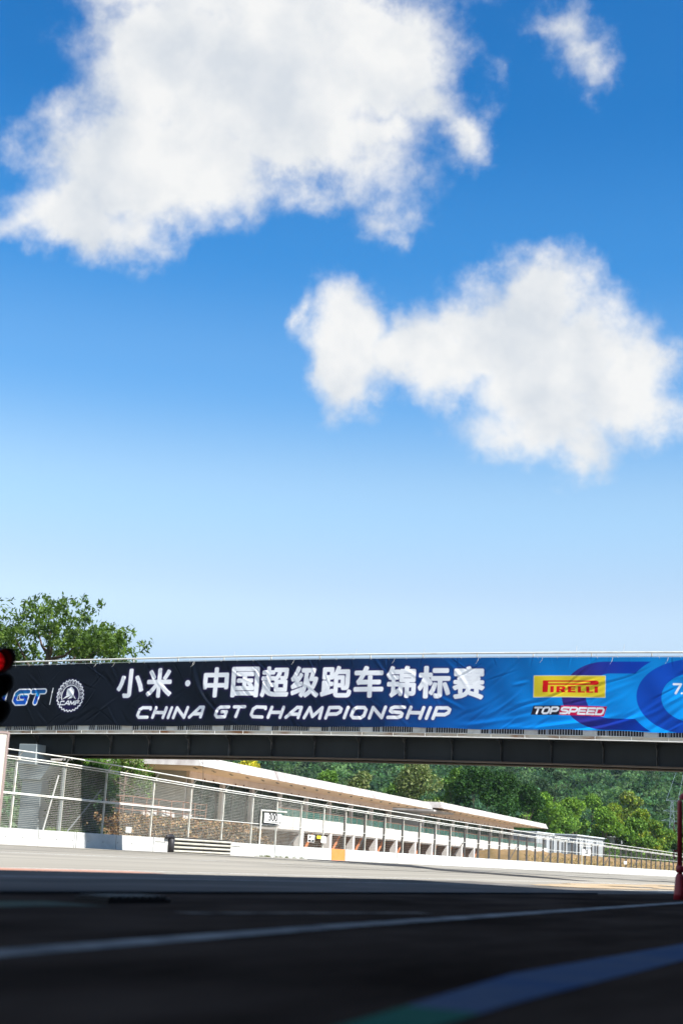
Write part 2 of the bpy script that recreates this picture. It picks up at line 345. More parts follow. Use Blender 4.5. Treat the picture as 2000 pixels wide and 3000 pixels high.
# ------------------------------------------------------------------ barrier wall
wall = thing('barrier_wall', 'long low white concrete barrier wall along the far side of the track', 'wall', (WX, 0, 0))
edges = [40, 44, 48, 52, 56, 60, 64, 68, 72, 76, 79.9, 80.12, 84.76, 89.5, 94.2, 98.4, 102.1, 102.7]
y = 102.7
while y < 118: y += 5.4; edges.append(min(y, 118.92))
edges = [e for e in edges if e < 118.9] + [118.92, 121.8]
y = 121.8
while y < 420: y += 6.0; edges.append(y)
for i in range(len(edges)-1):
    a, c = edges[i], edges[i+1]
    m = ('wallorange' if abs(a-118.92) < .01 else 'wallwhite')
    h = 1.0 + rnd.uniform(-.006, .006)
    b = MB(); xo = rnd.uniform(-.008, .008)
    b.prism([(xo, a+.03, 0), (xo-.03, a+.03, h-.02), (xo-.06, a+.03, h), (xo-.36, a+.03, h), (xo-.40, a+.03, 0)], (0, c-a-.06, 0))
    o = b.build('wall_block', m, wall)
    if m != 'wallwhite': o['label'] = 'orange painted wall block'
b = MB()
for yy in np.arange(60.4, 91, 1.75): b.box(.0, .012, yy, yy+.05, .44, .50)
b.build('bolt_mark', 'postdark', wall, kind='stuff')

# grass tufts at the foot of the wall and on its top
def tufts(name, spots, label, zb, h, tint, seed):
    r = np.random.RandomState(seed); vs = []; fs = []; cols = []
    for (x, y) in spots:
        for k in range(14):
            a = r.uniform(0, 6.28); l = r.uniform(.4, 1)*h; bx, by = x+r.normal(0, .08), y+r.normal(0, .12); w = .012
            dx, dy = math.cos(a), math.sin(a); o = len(vs)
            vs += [(bx-dy*w, by+dx*w, zb), (bx+dy*w, by-dx*w, zb), (bx+dx*l*.5, by+dy*l*.5, zb+l)]
            fs.append((o, o+1, o+2)); cols += [np.array(tint)*r.uniform(.6, 1.3)]*3
    me = bpy.data.meshes.new(name); me.from_pydata(vs, [], fs); me.materials.append(MAT['leaf'])
    at = me.attributes.new('tint', 'FLOAT_COLOR', 'POINT'); at.data.foreach_set('color', np.c_[np.array(cols), np.ones(len(cols))].ravel())
    return obj(name, me, None, label, 'grass', None, 'stuff')
r_ = np.random.RandomState(5)
tufts('grass_tufts', [(WX+.05, y) for y in r_.uniform(104, 114, 26)], 'thin grass tufts at the foot of the white wall', 0, .28, (.10, .11, .04), 5)
tufts('weeds', [(WX-.55, y) for y in r_.uniform(77.5, 81.5, 30)], 'bright weeds behind the top of the white wall', .95, .42, (.16, .26, .04), 6)

# ------------------------------------------------------------------ steel guard rail in front of the wall
g = thing('guard_rail', 'stacked galvanised steel guard rail bolted over a gap in the wall', 'guard rail', (WX, 0, 0))
prof = [(.0, .0), (.13, .045), (.13, .115), (.0, .165)]
for (ya, yb) in ((92.1, 96.3), (96.34, 100.6)):
    for k in range(4):
        z0 = .03 + k*.285; b = MB()
        vs = [(px_+.02, ya, z0+pz*.985) for px_, pz in prof] + [(px_+.02, yb, z0+pz*.985) for px_, pz in prof]; n_ = len(prof)
        b.add(vs, [(j, j+1, n_+j+1, n_+j) for j in range(n_-1)]); b.build('rail_beam', 'steelshade', g)
MB().box(-.01, .015, 92.1, 100.6, .0, 1.13).build('backing', 'tlblack', g)
for yy in (94.2, 96.32, 98.5, 100.55):
    MB().box(-.02, .03, yy-.07, yy+.07, 0, 1.16).build('post', 'postdark', g)
for yy in (90.4, 101.5): MB().box(.01, .03, yy-.7, yy+.7, .72, .755).build('strap', 'steelshade', g)
p = thing('end_pad', 'black padded roll standing at the left end of the steel guard rail', 'pad', (WX, 91.65, 0))
MB().tube([(.13, 0, 0), (.13, 0, .5), (.14, 0, .95), (.15, 0, 1.0)], [.24, .26, .24, .2], 14).build('upright_roll', 'black', p, True)
MB().tube([(.14, -.75, 1.02), (.15, -.6, 1.13), (.15, -.2, 1.17), (.15, .15, 1.12), (.14, .3, 1.0)], [.10, .13, .15, .15, .10], 12).build('top_roll', 'black', p, True)

# ------------------------------------------------------------------ debris fence
FX = WX - .25
PY = [58.5, 63.5, 68.5, 73.55, 78.56, 83.5, 89.54, 94.78, 99.75, 104.5, 108.76, 113.29, 117.79, 122.36, 126.83, 131.41, 136.0, 140.4, 144.75, 149.13, 153.62, 158.01, 161.67, 165.24, 168.82, 172.15, 175.45, 178.86, 182.1]
while PY[-1] < 330: PY.append(PY[-1]+3.2)
def ftop(y): return float(np.interp(y, [60, 77.5, 83.5, 94.3, 118, 143, 178, 201, 253, 340], [5.83, 5.82, 5.74, 5.5, 5.17, 4.85, 4.5, 4.39, 4.02, 3.6]))
fence = thing('debris_fence', 'tall welded wire debris fence on posts above the white barrier wall', 'fence', (FX, 0, 0))
def lean(z): return -.05*(z-1)*.3
for i, y in enumerate(PY):
    zt = ftop(y) - .42
    m = 'postgrey' if abs(y-78.56) < .1 else ('postwhite' if y < 150 else 'postdark')  # the grey post has the bridge's shade put into its colour
    w = .26 if m == 'postgrey' else .10
    b = MB(); b.box(-.10-.12, -.10, y-w/2, y+w/2, 0, zt)
    b.build('post', m, fence)
    if m == 'postgrey': MB().box(-.10, -.085, y+w/2-.035, y+w/2+.01, .9, zt).build('post_edge', 'postwhite', fence)
    elif y > 118: MB().box(-.26, -.14, y-.24, y-.06, .6, zt).build('back_post', 'postdark', fence)
    b = MB(); b.beam((-.16, y, zt-.05), (.22, y+.02, zt+.40), .06, .05); b.beam((-.2, y, zt-.3), (.0, y, zt+.12), .045)
    b.build('bracket', 'steelshade', fence)
    MB().box(-.26, .02, y-.1, y+.14, zt-.16, zt+.02).build('cap', 'steelshade', fence)
for i in range(len(PY)-1):
    ya, yb = PY[i], PY[i+1]; za, zb = ftop(ya), ftop(yb)
    MB().tube([(.22, ya, za), (.22, yb, zb)], .045, 6).build('top_rail', 'rail', fence)
    MB().tube([(-.02, ya, za-.40), (-.02, yb, zb-.40)], .05, 6).build('upper_rail', 'rail', fence)
    MB().tube([(-.02, ya, za-.55), (-.02, yb, zb-.55)], .03, 6).build('cable', 'rail', fence)
    for kz in ((3.2, 3.12) if ya < 92 else (2.62,)):
        MB().tube([(-.03, ya, kz), (-.03, yb, kz)], .035 if ya < 92 else .03, 6).build('mid_rail', 'rail', fence)
    # welded wire panel
    b = MB(); dz = .115 if ya < 110 else .16; r1 = .0085 if ya < 110 else .007; r2 = .0032
    dark = ya > 120
    def wbar(p, q, r):
        o = len(b.v); p = Vector(p); q = Vector(q); d = (q-p).normalized(); a = Vector((1, 0, 0))*r; c = d.cross(Vector((1, 0, 0))).normalized()*r
        b.v += [tuple(p+a), tuple(p+c), tuple(p-a), tuple(p-c), tuple(q+a), tuple(q+c), tuple(q-a), tuple(q-c)]
        b.f += [(o+k, o+(k+1) % 4, o+4+(k+1) % 4, o+4+k) for k in range(4)]
    zmaxa, zmaxb = za-.5, zb-.5; nz = int((zmaxa-1.02)/dz)
    for k in range(nz+1):
        t_ = k/nz; s1 = rnd.uniform(-.008, .008)
        wbar((-.07, ya+.05, 1.04+(zmaxa-1.04)*t_+s1), (-.07, yb-.05, 1.04+(zmaxb-1.04)*t_+s1), r1)
    ny = int((yb-ya)/(.085 if ya < 110 else .4))
    for k in range(1, ny):
        t_ = k/ny; yy = ya+(yb-ya)*t_; wbar((-.07, yy, 1.02), (-.07, yy, zmaxa+(zmaxb-zmaxa)*t_), r2)
    b.build('wire_panel', 'wiredark' if dark else 'wire', fence, kind='stuff')
for (ya, za, yb, zb, m) in ((76.9, 1.0, 78.0, 4.6, 'rail'), (79.5, 1.0, 83.0, 4.0, 'postgrey'), (111.2, 1.0, 112.9, 2.0, 'postdark'), (125.2, 1.0, 127.0, 2.7, 'postdark'), (150.3, 1.1, 153.5, 2.9, 'postdark'), (168.9, 1.1, 171.6, 2.8, 'postdark'), (182.4, 1.1, 185.6, 2.6, 'postdark'), (211, 1.1, 215, 3.1, 'postdark'), (228, 1.1, 232, 2.9, 'postdark'), (244, 1.1, 248, 2.7, 'postdark')):
    MB().beam((-.14, ya, za), (-.14, yb, zb), .07).build('brace', m, fence)

# ------------------------------------------------------------------ flat text as mesh
def text_mesh(s, size, m, bold=0.0, name='lettering'):
    cu = bpy.data.curves.new(name, 'FONT'); cu.body = s; cu.size = size; cu.align_x = 'CENTER'; cu.align_y = 'CENTER'; cu.offset = bold; cu.extrude = .004
    o = bpy.data.objects.new(name, cu); COL.objects.link(o)
    dg = bpy.context.evaluated_depsgraph_get(); dg.update(); me = bpy.data.meshes.new_from_object(o.evaluated_get(dg))
    bpy.data.objects.remove(o); me.materials.clear(); me.materials.append(MAT[m]); me.name = name
    return me
def wall_text(s, size, m, x, y, z, parent, bold=0, sx=1.0):
    o = obj('lettering', text_mesh(s, size, m, bold), parent)
    o.matrix_local = Matrix.Translation((x, y, z)) @ Matrix(((0, 0, 1, 0), (1, 0, 0, 0), (0, 1, 0, 0), (0, 0, 0, 1))) @ Matrix.Diagonal((sx, 1, 1, 1))
    return o
def arrow(parent, x, y0, y1, z, w):
    b = MB(); b.box(x, x+.006, y0, y1-.22, z-w/2, z+w/2); b.prism([(x, y1-.24, z-w*2.2), (x, y1, z), (x, y1-.24, z+w*2.2)], (.006, 0, 0)); b.build('arrow', 'ink', parent)
for (nm, ya, yb, zb_, zt, txt, post) in (('300', 106.1, 109.15, 2.76, 3.56, 'white braking board reading 300 on a white post at the fence', True), ('200', 198.9, 202.95, 2.28, 3.14, 'white braking board reading 200 further along the fence', False)):
    s = thing('distance_board', txt, 'sign', (FX+.10, 0, 0), group='braking distance boards')
    bevel(MB().box(0, .04, ya, yb, zb_, zt).build('board', 'signwhite', s), .015)
    wall_text(nm, .86 if post else .92, 'ink', .05, (ya+yb)/2-.05, (zb_+zt)/2+.06, s, .022, 1.25 if post else 1.3)
    arrow(s, .045, ya+.3, yb-.05, zb_+.10, .05)
    if post:
        MB().box(-.03, .05, ya-.62, ya-.48, 0.9, zt+.17).build('post', 'postwhite', s)
        MB().tube([(0, ya-.6, zt+.18), (0, yb+.9, zt+.24)], .06, 8).build('top_bar', 'rail', s)
    else:
        MB().box(-.03, .05, ya-.3, ya-.2, 0.9, zt+.5).build('post', 'postwhite', s)
        MB().tube([(0, ya-1.5, zt+.40), (0, yb+.5, zt+.47)], .045, 8).build('top_bar', 'rail', s)
s = thing('marshal_post_sign', 'small white marshal post sign with black lower band wired to the fence', 'sign', (FX+.08, 0, 0))
MB().box(0, .03, 114.3, 115.6, 1.45, 2.07).build('board', 'signwhite', s); MB().box(.031, .036, 114.36, 115.54, 1.48, 1.66).build('band', 'ink', s)
wall_text('MP 0.5', .36, 'ink', .04, 114.95, 1.87, s, .006, 1.0); wall_text('TM', .16, 'signwhite', .045, 114.95, 1.57, s, .004)
s = thing('yellow_sign', 'small yellow number plate hung on the fence beside the white plates', 'sign', (FX+.08, 0, 0))
MB().box(0, .03, 116.1, 116.85, 1.80, 2.06).build('board', 'signyellow', s); wall_text('53', .24, 'ink', .04, 116.47, 1.93, s, .004)
s = thing('red_mark_sign', 'small white plate with a red mark on the fence right of the yellow plate', 'sign', (FX+.08, 0, 0))
MB().box(0, .03, 116.95, 117.95, 1.46, 2.02).build('board', 'signwhite', s)
MB().box(.031, .036, 117.5, 117.66, 1.72, 1.95).build('mark', 'inkred', s); MB().prism([(.031, 117.2, 1.52), (.031, 117.55, 1.60), (.031, 117.57, 1.63), (.031, 117.2, 1.55)], (.005, 0, 0)).build('stroke', 'ink', s)
s = thing('placard', 'small blank white placard on the far fence past the 200 board', 'sign', (FX+.08, 0, 0))
MB().box(0, .03, 221.3, 222.9, 1.5, 1.95).build('board', 'signwhite', s); MB().box(.031, .035, 221.9, 222.3, 1.62, 1.84).build('mark', 'sheddark', s)
s = thing('paper_notice', 'small white paper notice stuck behind the fence above the leaf bank', 'notice', (FX-.3, 0, 0))
MB().box(0, .02, 83.9+2.7, 84.6+2.7, 1.22, 1.62).build('sheet', 'signwhite', s)

# ------------------------------------------------------------------ footbridge
BX0, BX1 = -70.0, 1.2
def cb(x): return -.00030*(x+36)**2 + .05
XS = list(np.arange(-69.2, 1.3, 1.765))
def sweep(name, prof, m, parent, x0=BX0, x1=BX1, closed=True, step=1.8, **k):
    xs = np.linspace(x0, x1, max(2, int((x1-x0)/step)+1)); b = MB(); n_ = len(prof); vs = []
    for x in xs: vs += [(x, py, pz+cb(x)) for py, pz in prof]
    fs = [(i*n_+j, i*n_+(j+1) % n_, (i+1)*n_+(j+1) % n_, (i+1)*n_+j) for i in range(len(xs)-1) for j in range(n_ if closed else n_-1)]
    if closed: fs += [tuple(range(n_)), tuple(range((len(xs)-1)*n_+n_-1, (len(xs)-1)*n_-1, -1))]
    b.add(vs, fs); return b.build(name, m, parent, **k)
br = thing('footbridge', 'dark steel footbridge with white railings spanning the track', 'bridge')
def rect(y0, y1, z0, z1): return [(y0, z0), (y0, z1), (y1, z1), (y1, z0)]
for yw in (81.1, 83.5):
    sweep('girder_web', rect(yw-.012, yw+.012, 6.34, 7.62), 'girder', br)
    sweep('bottom_flange', rect(yw-.26, yw+.26, 6.26, 6.338), 'flange', br)
    sweep('top_flange', rect(yw-.22, yw+.22, 7.622, 7.69), 'girder', br)
sweep('deck', rect(80.28, 84.4, 7.70, 7.86), 'concrete', br)
sweep('deck_edge', rect(80.16, 80.275, 7.70, 7.90), 'deck', br)
sweep('deck_lip', rect(80.08, 80.155, 7.865, 7.91), 'rail', br)
sweep('back_edge', rect(84.405, 84.5, 7.70, 7.90), 'deck', br)
sweep('kick_plate', rect(84.16, 84.2, 7.87, 8.85), 'tlblack', br)
sweep('conduit', [(80.02+.035*math.cos(a), 7.655+.035*math.sin(a)) for a in np.linspace(0, 6.28, 7)[:-1]], 'rail', br)
sweep('top_rail', [(80.12+.055*math.cos(a), 12.70+.055*math.sin(a)) for a in np.linspace(0, 6.28, 9)[:-1]], 'rail', br)
sweep('second_rail', [(80.12+.02*math.cos(a), 12.47+.02*math.sin(a)) for a in np.linspace(0, 6.28, 7)[:-1]], 'rail', br)
sweep('back_rail', [(84.3+.04*math.cos(a), 9.1+.04*math.sin(a)) for a in np.linspace(0, 6.28, 7)[:-1]], 'rail', br)
xs_st = -59.76 + 3.1*np.arange(-3, 20)
for x in xs_st:
    c = cb(x); b = MB(); b.box(x-.012, x+.012, 80.86, 81.085, 6.34+c, 7.25+c)
    b.prism([(x-.012, 81.085, 7.25+c), (x-.012, 80.86, 7.25+c), (x-.012, 80.30, 7.62+c), (x-.012, 80.30, 7.695+c), (x-.012, 81.085, 7.61+c)], (.024, 0, 0))
    b.build('stiffener', 'stiff', br)
for x in np.arange(-69, 0, 2.1): MB().box(x-.015, x+.015, 80.0, 80.04, 7.66+cb(x), 7.86+cb(x)).build('hanger', 'rail', br)
xs_p = -19.6 - 3.53*np.arange(-5, 15)
for x in xs_p:
    c = cb(x)
    MB().box(x-.42, x+.42, 80.10, 80.16, 7.91+c, 8.32+c).build('base_plate', 'plate', br)
    MB().box(x-.03, x+.03, 80.20, 80.26, 7.90+c, 12.66+c).build('railing_post', 'rail', br)
    b = MB(); x1 = x+3.53
    for xb in np.arange(x+.08, x1-.05, .16): b.box(xb-.016, xb+.016, 80.20, 80.23, 7.92+c, 9.3+c)
    b.build('railing_panel', 'rail', br, kind='stuff')
    MB().tube([(x+.9, 80.3, 7.92+c), (x+.9, 80.3, 8.9+c)], .07, 8).build('lamp_tube', 'plate', br)
    MB().beam((x+.1, 80.28, 7.95+c), (x+1.3, 80.28, 9.2+c), .03).build('diagonal', 'rail', br)
    MB().box(x-.03, x+.03, 84.25, 84.33, 7.90+c, 9.1+c).build('back_post', 'rail', br)
    MB().box(x, x1, 80.19, 80.23, 9.3+c, 9.34+c).build('cross_bar', 'rail', br)
pr = thing('bridge_pier', 'grey concrete pier under the left end of the footbridge behind the fence', 'pier', (-62.9, 81.6, 0))
bevel(MB().box(-.75, .75, -1.55, .2, 5.4, 6.78).build('cap_block', 'pier', pr), .03)
b = MB(); b.prism([(-1.2, -1.1, 5.39), (1.7, -1.1, 5.39), (1.0, -1.1, 4.4), (-.7, -1.1, 4.4)], (0, 2.6, 0)); b.build('hammerhead', 'pier', pr)
bevel(MB().box(-.69, .99, -.9, 1.3, -.03, 4.398).build('column', 'pier', pr), .03)
pr = thing('bridge_tower', 'plain concrete stair tower carrying the right end of the footbridge', 'tower', (0, 82.3, 0))
MB().box(1.3, 5.5, -3, 3, -.03, 9).build('tower_wall', 'concrete', pr)
MB().box(-.4, 1.2, -1.6, 1.6, -.03, 6.2).build('column', 'pier', pr)

# ------------------------------------------------------------------ printed banner on the bridge
BANX0, BANX1, BANZ0, BANZ1 = -69.0, -8.0, 8.20, 12.42
GS = .026
nx = int((BANX1-BANX0)/GS)+1; nz = int((BANZ1-BANZ0)/GS)+1
gx = np.linspace(BANX0, BANX1, nx); gz = np.linspace(BANZ0, BANZ1, nz)
GX, GZ = np.meshgrid(gx, gz)               # rows = z
print_col = np.zeros((nz, nx, 3))
def lerp(xs, cols):
    return np.stack([np.interp(gx, xs, [c[i] for c in cols]) for i in range(3)], 1)
base = lerp([-69, -48, -40, -36, -33, -30, -27, -24, -20, -8],
            [(.003,.005,.010), (.004,.008,.018), (.004,.014,.045), (.004,.035,.13), (.002,.065,.27), (.001,.125,.45), (.001,.20,.62), (.001,.28,.80), (.001,.32,.88), (.001,.30,.85)])
print_col[:] = base[None]
vg = np.interp(GZ, [8.2, 9.6, 12.4], [1.35, 1.05, .75])
print_col *= np.where(GX[..., None] > -36, vg[..., None], 1.0)
def paint(mask, col):
    m = np.clip(mask, 0, 1)[..., None]; c = np.array(col) if not callable(col) else col
    print_col[:] = print_col*(1-m) + c*m
def sd(d): return np.clip(.5 - d/GS, 0, 1)      # signed distance -> coverage
def seg_dist(ax, az_, bx, bz, w=1.0):
    x0, x1 = min(ax, bx)-w, max(ax, bx)+w; i0 = max(0, int((x0-BANX0)/GS)); i1 = min(nx, int((x1-BANX0)/GS)+2)
    X = GX[:, i0:i1]; Z = GZ[:, i0:i1]; dx, dz = bx-ax, bz-az_; L2 = dx*dx+dz*dz+1e-9
    t = np.clip(((X-ax)*dx+(Z-az_)*dz)/L2, 0, 1); return i0, i1, np.hypot(X-ax-t*dx, Z-az_-t*dz)
# stroke alphabet: polylines in a unit cell, squarish technical capitals
c_ = .22
ST = {
 'C': [[(1, .86), (1-c_*.2, 1), (c_, 1), (0, 1-c_), (0, c_), (c_, 0), (1, 0)]],
 'G': [[(1, 1), (c_, 1), (0, 1-c_), (0, c_), (c_, 0), (.95, 0), (.95, .52), (.5, .52)]],
 'H': [[(0, 0), (0, 1)], [(1, 0), (1, 1)], [(0, .5), (1, .5)]],
 'I': [[(0, 0), (0, 1)]],
 'N': [[(0, 0), (0, 1)], [(0, 1), (1, 0)], [(1, 0), (1, 1)]],
 'A': [[(0, 0), (.62, 1), (.95, 1), (1, 0)], [(.26, .32), (1, .32)]],
 'T': [[(0, 1), (1, 1)], [(.5, 1), (.5, 0)]],
 'M': [[(0, 0), (.12, 1), (.5, .15), (.92, 1), (1, 0)]],
 'P': [[(0, 0), (0, 1), (1-c_, 1), (1, 1-c_*.7), (1, .55), (1-c_, .36), (0, .36)]],
 'O': [[(c_, 0), (0, c_), (0, 1-c_), (c_, 1), (1-c_, 1), (1, 1-c_), (1, c_), (1-c_, 0), (c_, 0)]],
 'S': [[(1, 1), (c_, 1), (0, .88), (0, .64), (c_*.8, .52), (1-c_*.8, .48), (1, .36), (1, .12), (1-c_, 0), (0, 0)]],
 'E': [[(1, 1), (0, 1), (0, 0), (1, 0)], [(0, .5), (.9, .5)]],
 'D': [[(0, 0), (0, 1), (1-c_, 1), (1, 1-c_), (1, c_), (1-c_, 0), (0, 0)]],
 'F': [[(1, 1), (0, 1), (0, 0)], [(0, .5), (.85, .5)]],
 'L': [[(0, 1), (0, 0), (1, 0)]],
 'R': [[(0, 0), (0, 1), (1-c_, 1), (1, .85), (1, .6), (1-c_, .45), (0, .45)], [(.5, .45), (1, 0)]],
 '7': [[(0, 1), (1, 1), (.4, 0)]], '.': [[(0, 0), (.02, 0)]],
}
WID = {'I': .001, 'M': 1.3, 'A': 1.05, 'T': 1.0, '.': .05, '7': .8}
def stroke_mask(word, x0, x1, z0, z1, th, slant=.0, gap=.42):
    """word fitted between x0..x1, stroke thickness th, slant = dx per dz"""
    mask = np.zeros((nz, nx)); h = z1-z0-th
    tot = sum(WID.get(ch, 1.0) if ch != ' ' else .5 for ch in word); sp = gap*(len(word)-1)
    avail = (x1-x0) - th - slant*h; u = avail/(tot+sp); x = x0+th/2
    for ch in word:
        if ch == ' ': x += (.5+gap)*u; continue
        w = WID.get(ch, 1.0)*u
        for pl in ST[ch]:
            for (a, b2) in zip(pl[:-1], pl[1:]):
                P = (x+a[0]*w+slant*a[1]*h, z0+th/2+a[1]*h); Q = (x+b2[0]*w+slant*b2[1]*h, z0+th/2+b2[1]*h)
                i0, i1, d = seg_dist(*P, *Q, th); mask[:, i0:i1] = np.maximum(mask[:, i0:i1], sd(d-th/2))
        x += w + gap*u
    # flat ends: trim to the line height
    return mask*sd(z0-GZ)*sd(GZ-z1)
def glyph_polys(s):
    cu = bpy.data.curves.new('glyph', 'FONT'); cu.body = s; cu.size = 1
    o = bpy.data.objects.new('glyph', cu); COL.objects.link(o)
    dg = bpy.context.evaluated_depsgraph_get(); dg.update(); c2 = o.evaluated_get(dg).to_curve(dg); out = []
    for sp in c2.splines:
        pts = []
        if sp.type == 'BEZIER':
            bp = sp.bezier_points; n_ = len(bp)
            for i in range(n_):
                p0, p1, p2, p3 = bp[i].co, bp[i].handle_right, bp[(i+1) % n_].handle_left, bp[(i+1) % n_].co
                for t in (0, .25, .5, .75):
                    q = p0*(1-t)**3 + 3*p1*t*(1-t)**2 + 3*p2*t*t*(1-t) + p3*t**3; pts.append((q.x, q.y))
        else: pts = [(p.co.x, p.co.y) for p in sp.points]
        out.append(np.array(pts))
    bpy.data.objects.remove(o); return out
def fill_mask(polys, ss=2):
    """non-zero winding raster of polygons given in banner coordinates"""
    mask = np.zeros((nz, nx)); al = np.concatenate(polys)
    i0 = max(0, int((al[:, 0].min()-BANX0)/GS)-1); i1 = min(nx, int((al[:, 0].max()-BANX0)/GS)+3)
    j0 = max(0, int((al[:, 1].min()-BANZ0)/GS)-1); j1 = min(nz, int((al[:, 1].max()-BANZ0)/GS)+3)
    E = np.concatenate([np.c_[p, np.roll(p, -1, 0)] for p in polys])
    xs = BANX0 + (np.arange(i0*ss, i1*ss)+.5)*GS/ss - GS/2
    acc = np.zeros(((j1-j0)*ss, len(xs)))
    for r in range((j1-j0)*ss):
        z = BANZ0 + (j0*ss+r+.5)*GS/ss - GS/2
        cr = E[(E[:, 1] <= z) != (E[:, 3] <= z)]
        if not len(cr): continue
        xc = cr[:, 0]+(z-cr[:, 1])*(cr[:, 2]-cr[:, 0])/(cr[:, 3]-cr[:, 1]); sg = np.where(cr[:, 3] > cr[:, 1], 1, -1)
        wnd = np.zeros(len(xs))
        for xx, s_ in zip(xc, sg): wnd += s_*(xs > xx)
        acc[r] = wnd != 0
    mask[j0:j1, i0:i1] = acc.reshape(j1-j0, ss, i1-i0, ss).mean((1, 3)); return mask
def dilate(m, r):
    out = m.copy(); k = int(r/GS+.999)
    for dx in range(-k, k+1):
        for dz in range(-k, k+1):
            d = math.hypot(dx, dz)*GS
            if d > r+GS*.6: continue
            out = np.maximum(out, np.roll(np.roll(m, dx, 1), dz, 0)*min(1, max(0, (r+GS*.6-d)/(GS*.6))))
    return out
def blur(m, r):
    k = int(r/GS); o = m.copy()
    for ax in (0, 1):
        for _ in range(2):
            cs = np.cumsum(np.pad(o, [(k+1, k) if a == ax else (0, 0) for a in (0, 1)]), ax)
            o = (cs[2*k+1:] - cs[:-2*k-1])/(2*k+1) if ax == 0 else (cs[:, 2*k+1:] - cs[:, :-2*k-1])/(2*k+1)
    return o
def poly_mask(pts): return fill_mask([np.array(pts, float)])
WHITE = (.93, .94, .96)
# big ribbon letters at the right
def rbox(cx, cz, hx, hz, rx, rz):
    qx = np.maximum(np.abs(GX-cx)-hx+rx, 0)/rx; qz = np.maximum(np.abs(GZ-cz)-hz+rz, 0)/rz
    return sd((np.hypot(qx, qz)-1)*min(rx, rz))
c2o = np.hypot((GX+17.2)/3.25, (GZ-10.2)/2.12)
c1 = rbox(-18.8, 10.2, 6.0, 1.96, 2.6, 1.95)*(1-rbox(-18.6, 10.18, 4.78, 1.29, 1.5, 1.28))*np.clip((c2o-1.17)*60, 0, 1)*(GX < -17)
tcol = np.clip((GX+24.5)/3.5, 0, 1)[..., None]; c1c = np.array([.040, .020, .18])*(1-tcol)+np.array([.003, .050, .46])*tcol
print_col[:] = print_col*(1-c1[..., None]) + c1c*c1[..., None]
c2m = np.clip((1-c2o)*60, 0, 1)*(1-np.clip((1-np.hypot((GX+17.15)/1.86, (GZ-10.15)/1.38))*60, 0, 1))
paint(c2m, (.003, .075, .52))
c3o = np.hypot((GX+12.2)/3.25, (GZ-10.2)/2.12); paint(np.clip((1-c3o)*60, 0, 1)*np.clip((np.hypot((GX+12.2)/1.86, (GZ-10.15)/1.38)-1)*60, 0, 1)*np.clip((c2o-1.17)*60, 0, 1), (.003, .03, .36))
# title lettering with its printed violet glow
title = np.zeros((nz, nx))
for ch, xc, w, zc in (('小', -54.88, 2.15, 11.02), ('米', -52.58, 2.02, 11.02), ('中', -48.2, 1.92, 11.0), ('国', -46.01, 2.05, 11.0), ('超', -43.82, 2.08, 11.0), ('级', -41.65, 2.05, 11.0), ('跑', -39.46, 2.15, 10.99), ('车', -37.22, 2.05, 10.97), ('锦', -35.02, 2.0, 10.95), ('标', -32.84, 2.14, 10.94), ('赛', -30.61, 2.05, 10.92)):
    ps = glyph_polys(ch); al = np.concatenate(ps); mn, mx = al.min(0), al.max(0); bw = .075
    tgt_h = 1.98
    ps = [np.c_[(p[:, 0]-(mn[0]+mx[0])/2)/(mx[0]-mn[0])*(w-2*bw)+xc, (p[:, 1]-(mn[1]+mx[1])/2)/(mx[1]-mn[1])*(tgt_h-2*bw)+zc] for p in ps]
    title = np.maximum(title, fill_mask(ps))
title = dilate(title, .076)
i0, i1, d = seg_dist(-50.35, 10.98, -50.349, 10.98); title[:, i0:i1] = np.maximum(title[:, i0:i1], sd(d-.205))
for w_, xa, xb in (('CHINA', -54.21, -48.84), ('GT', -48.19, -45.77), ('CHAMPIONSHIP', -45.52, -31.62)):
    title = np.maximum(title, stroke_mask(w_, xa, xb, 8.65, 9.50, .215, .36, .50))
paint(np.clip(blur(dilate(title, .05), .09)*.85, 0, 1), (.040, .020, .13))
paint(title, WHITE)
# tyre maker panel
paint(rbox(-24.375, 10.705, 2.16, .64, .03, .03), (.85, .80, .45)); paint(rbox(-24.375, 10.705, 2.125, .605, .03, .03), (.82, .64, .03))
red = np.zeros((nz, nx))
def PX(u): return -26.52 + u*(4.29/1265.0)            # panel artwork units
def PZ(v): return 11.33 - v*(1.25/375.0)
def pm(pts): return poly_mask([(PX(a-138), PZ(b_-127)) for a, b_ in pts])
red = np.maximum(red, pm([(300, 213), (1250, 213), (1275, 222), (1290, 240), (1290, 262), (1275, 280), (1250, 288), (398, 288), (392, 418), (296, 418)]))
red *= 1-pm([(398, 237), (1125, 237), (1145, 243), (1145, 256), (1120, 264), (398, 264)])
for (a, b_) in ((440, 500), (1212, 1272)): red = np.maximum(red, pm([(a, 313), (b_, 313), (b_, 421), (a, 421)]))
red = np.maximum(red, pm([(545, 313), (670, 313), (705, 330), (705, 360), (680, 378), (708, 421), (640, 421), (610, 385), (604, 385), (604, 421), (545, 421)])*(1-pm([(604, 335), (640, 335), (648, 347), (640, 362), (604, 362)])))
red = np.maximum(red, pm([(745, 313), (880, 313), (880, 336), (806, 336), (806, 354), (872, 354), (872, 377), (806, 377), (806, 396), (882, 396), (882, 421), (745, 421)]))
for a in (920, 1065): red = np.maximum(red, pm([(a, 313), (a+60, 313), (a+60, 400), (a+123, 400), (a+123, 421), (a, 421)]))
paint(red, (.72, .006, .008))
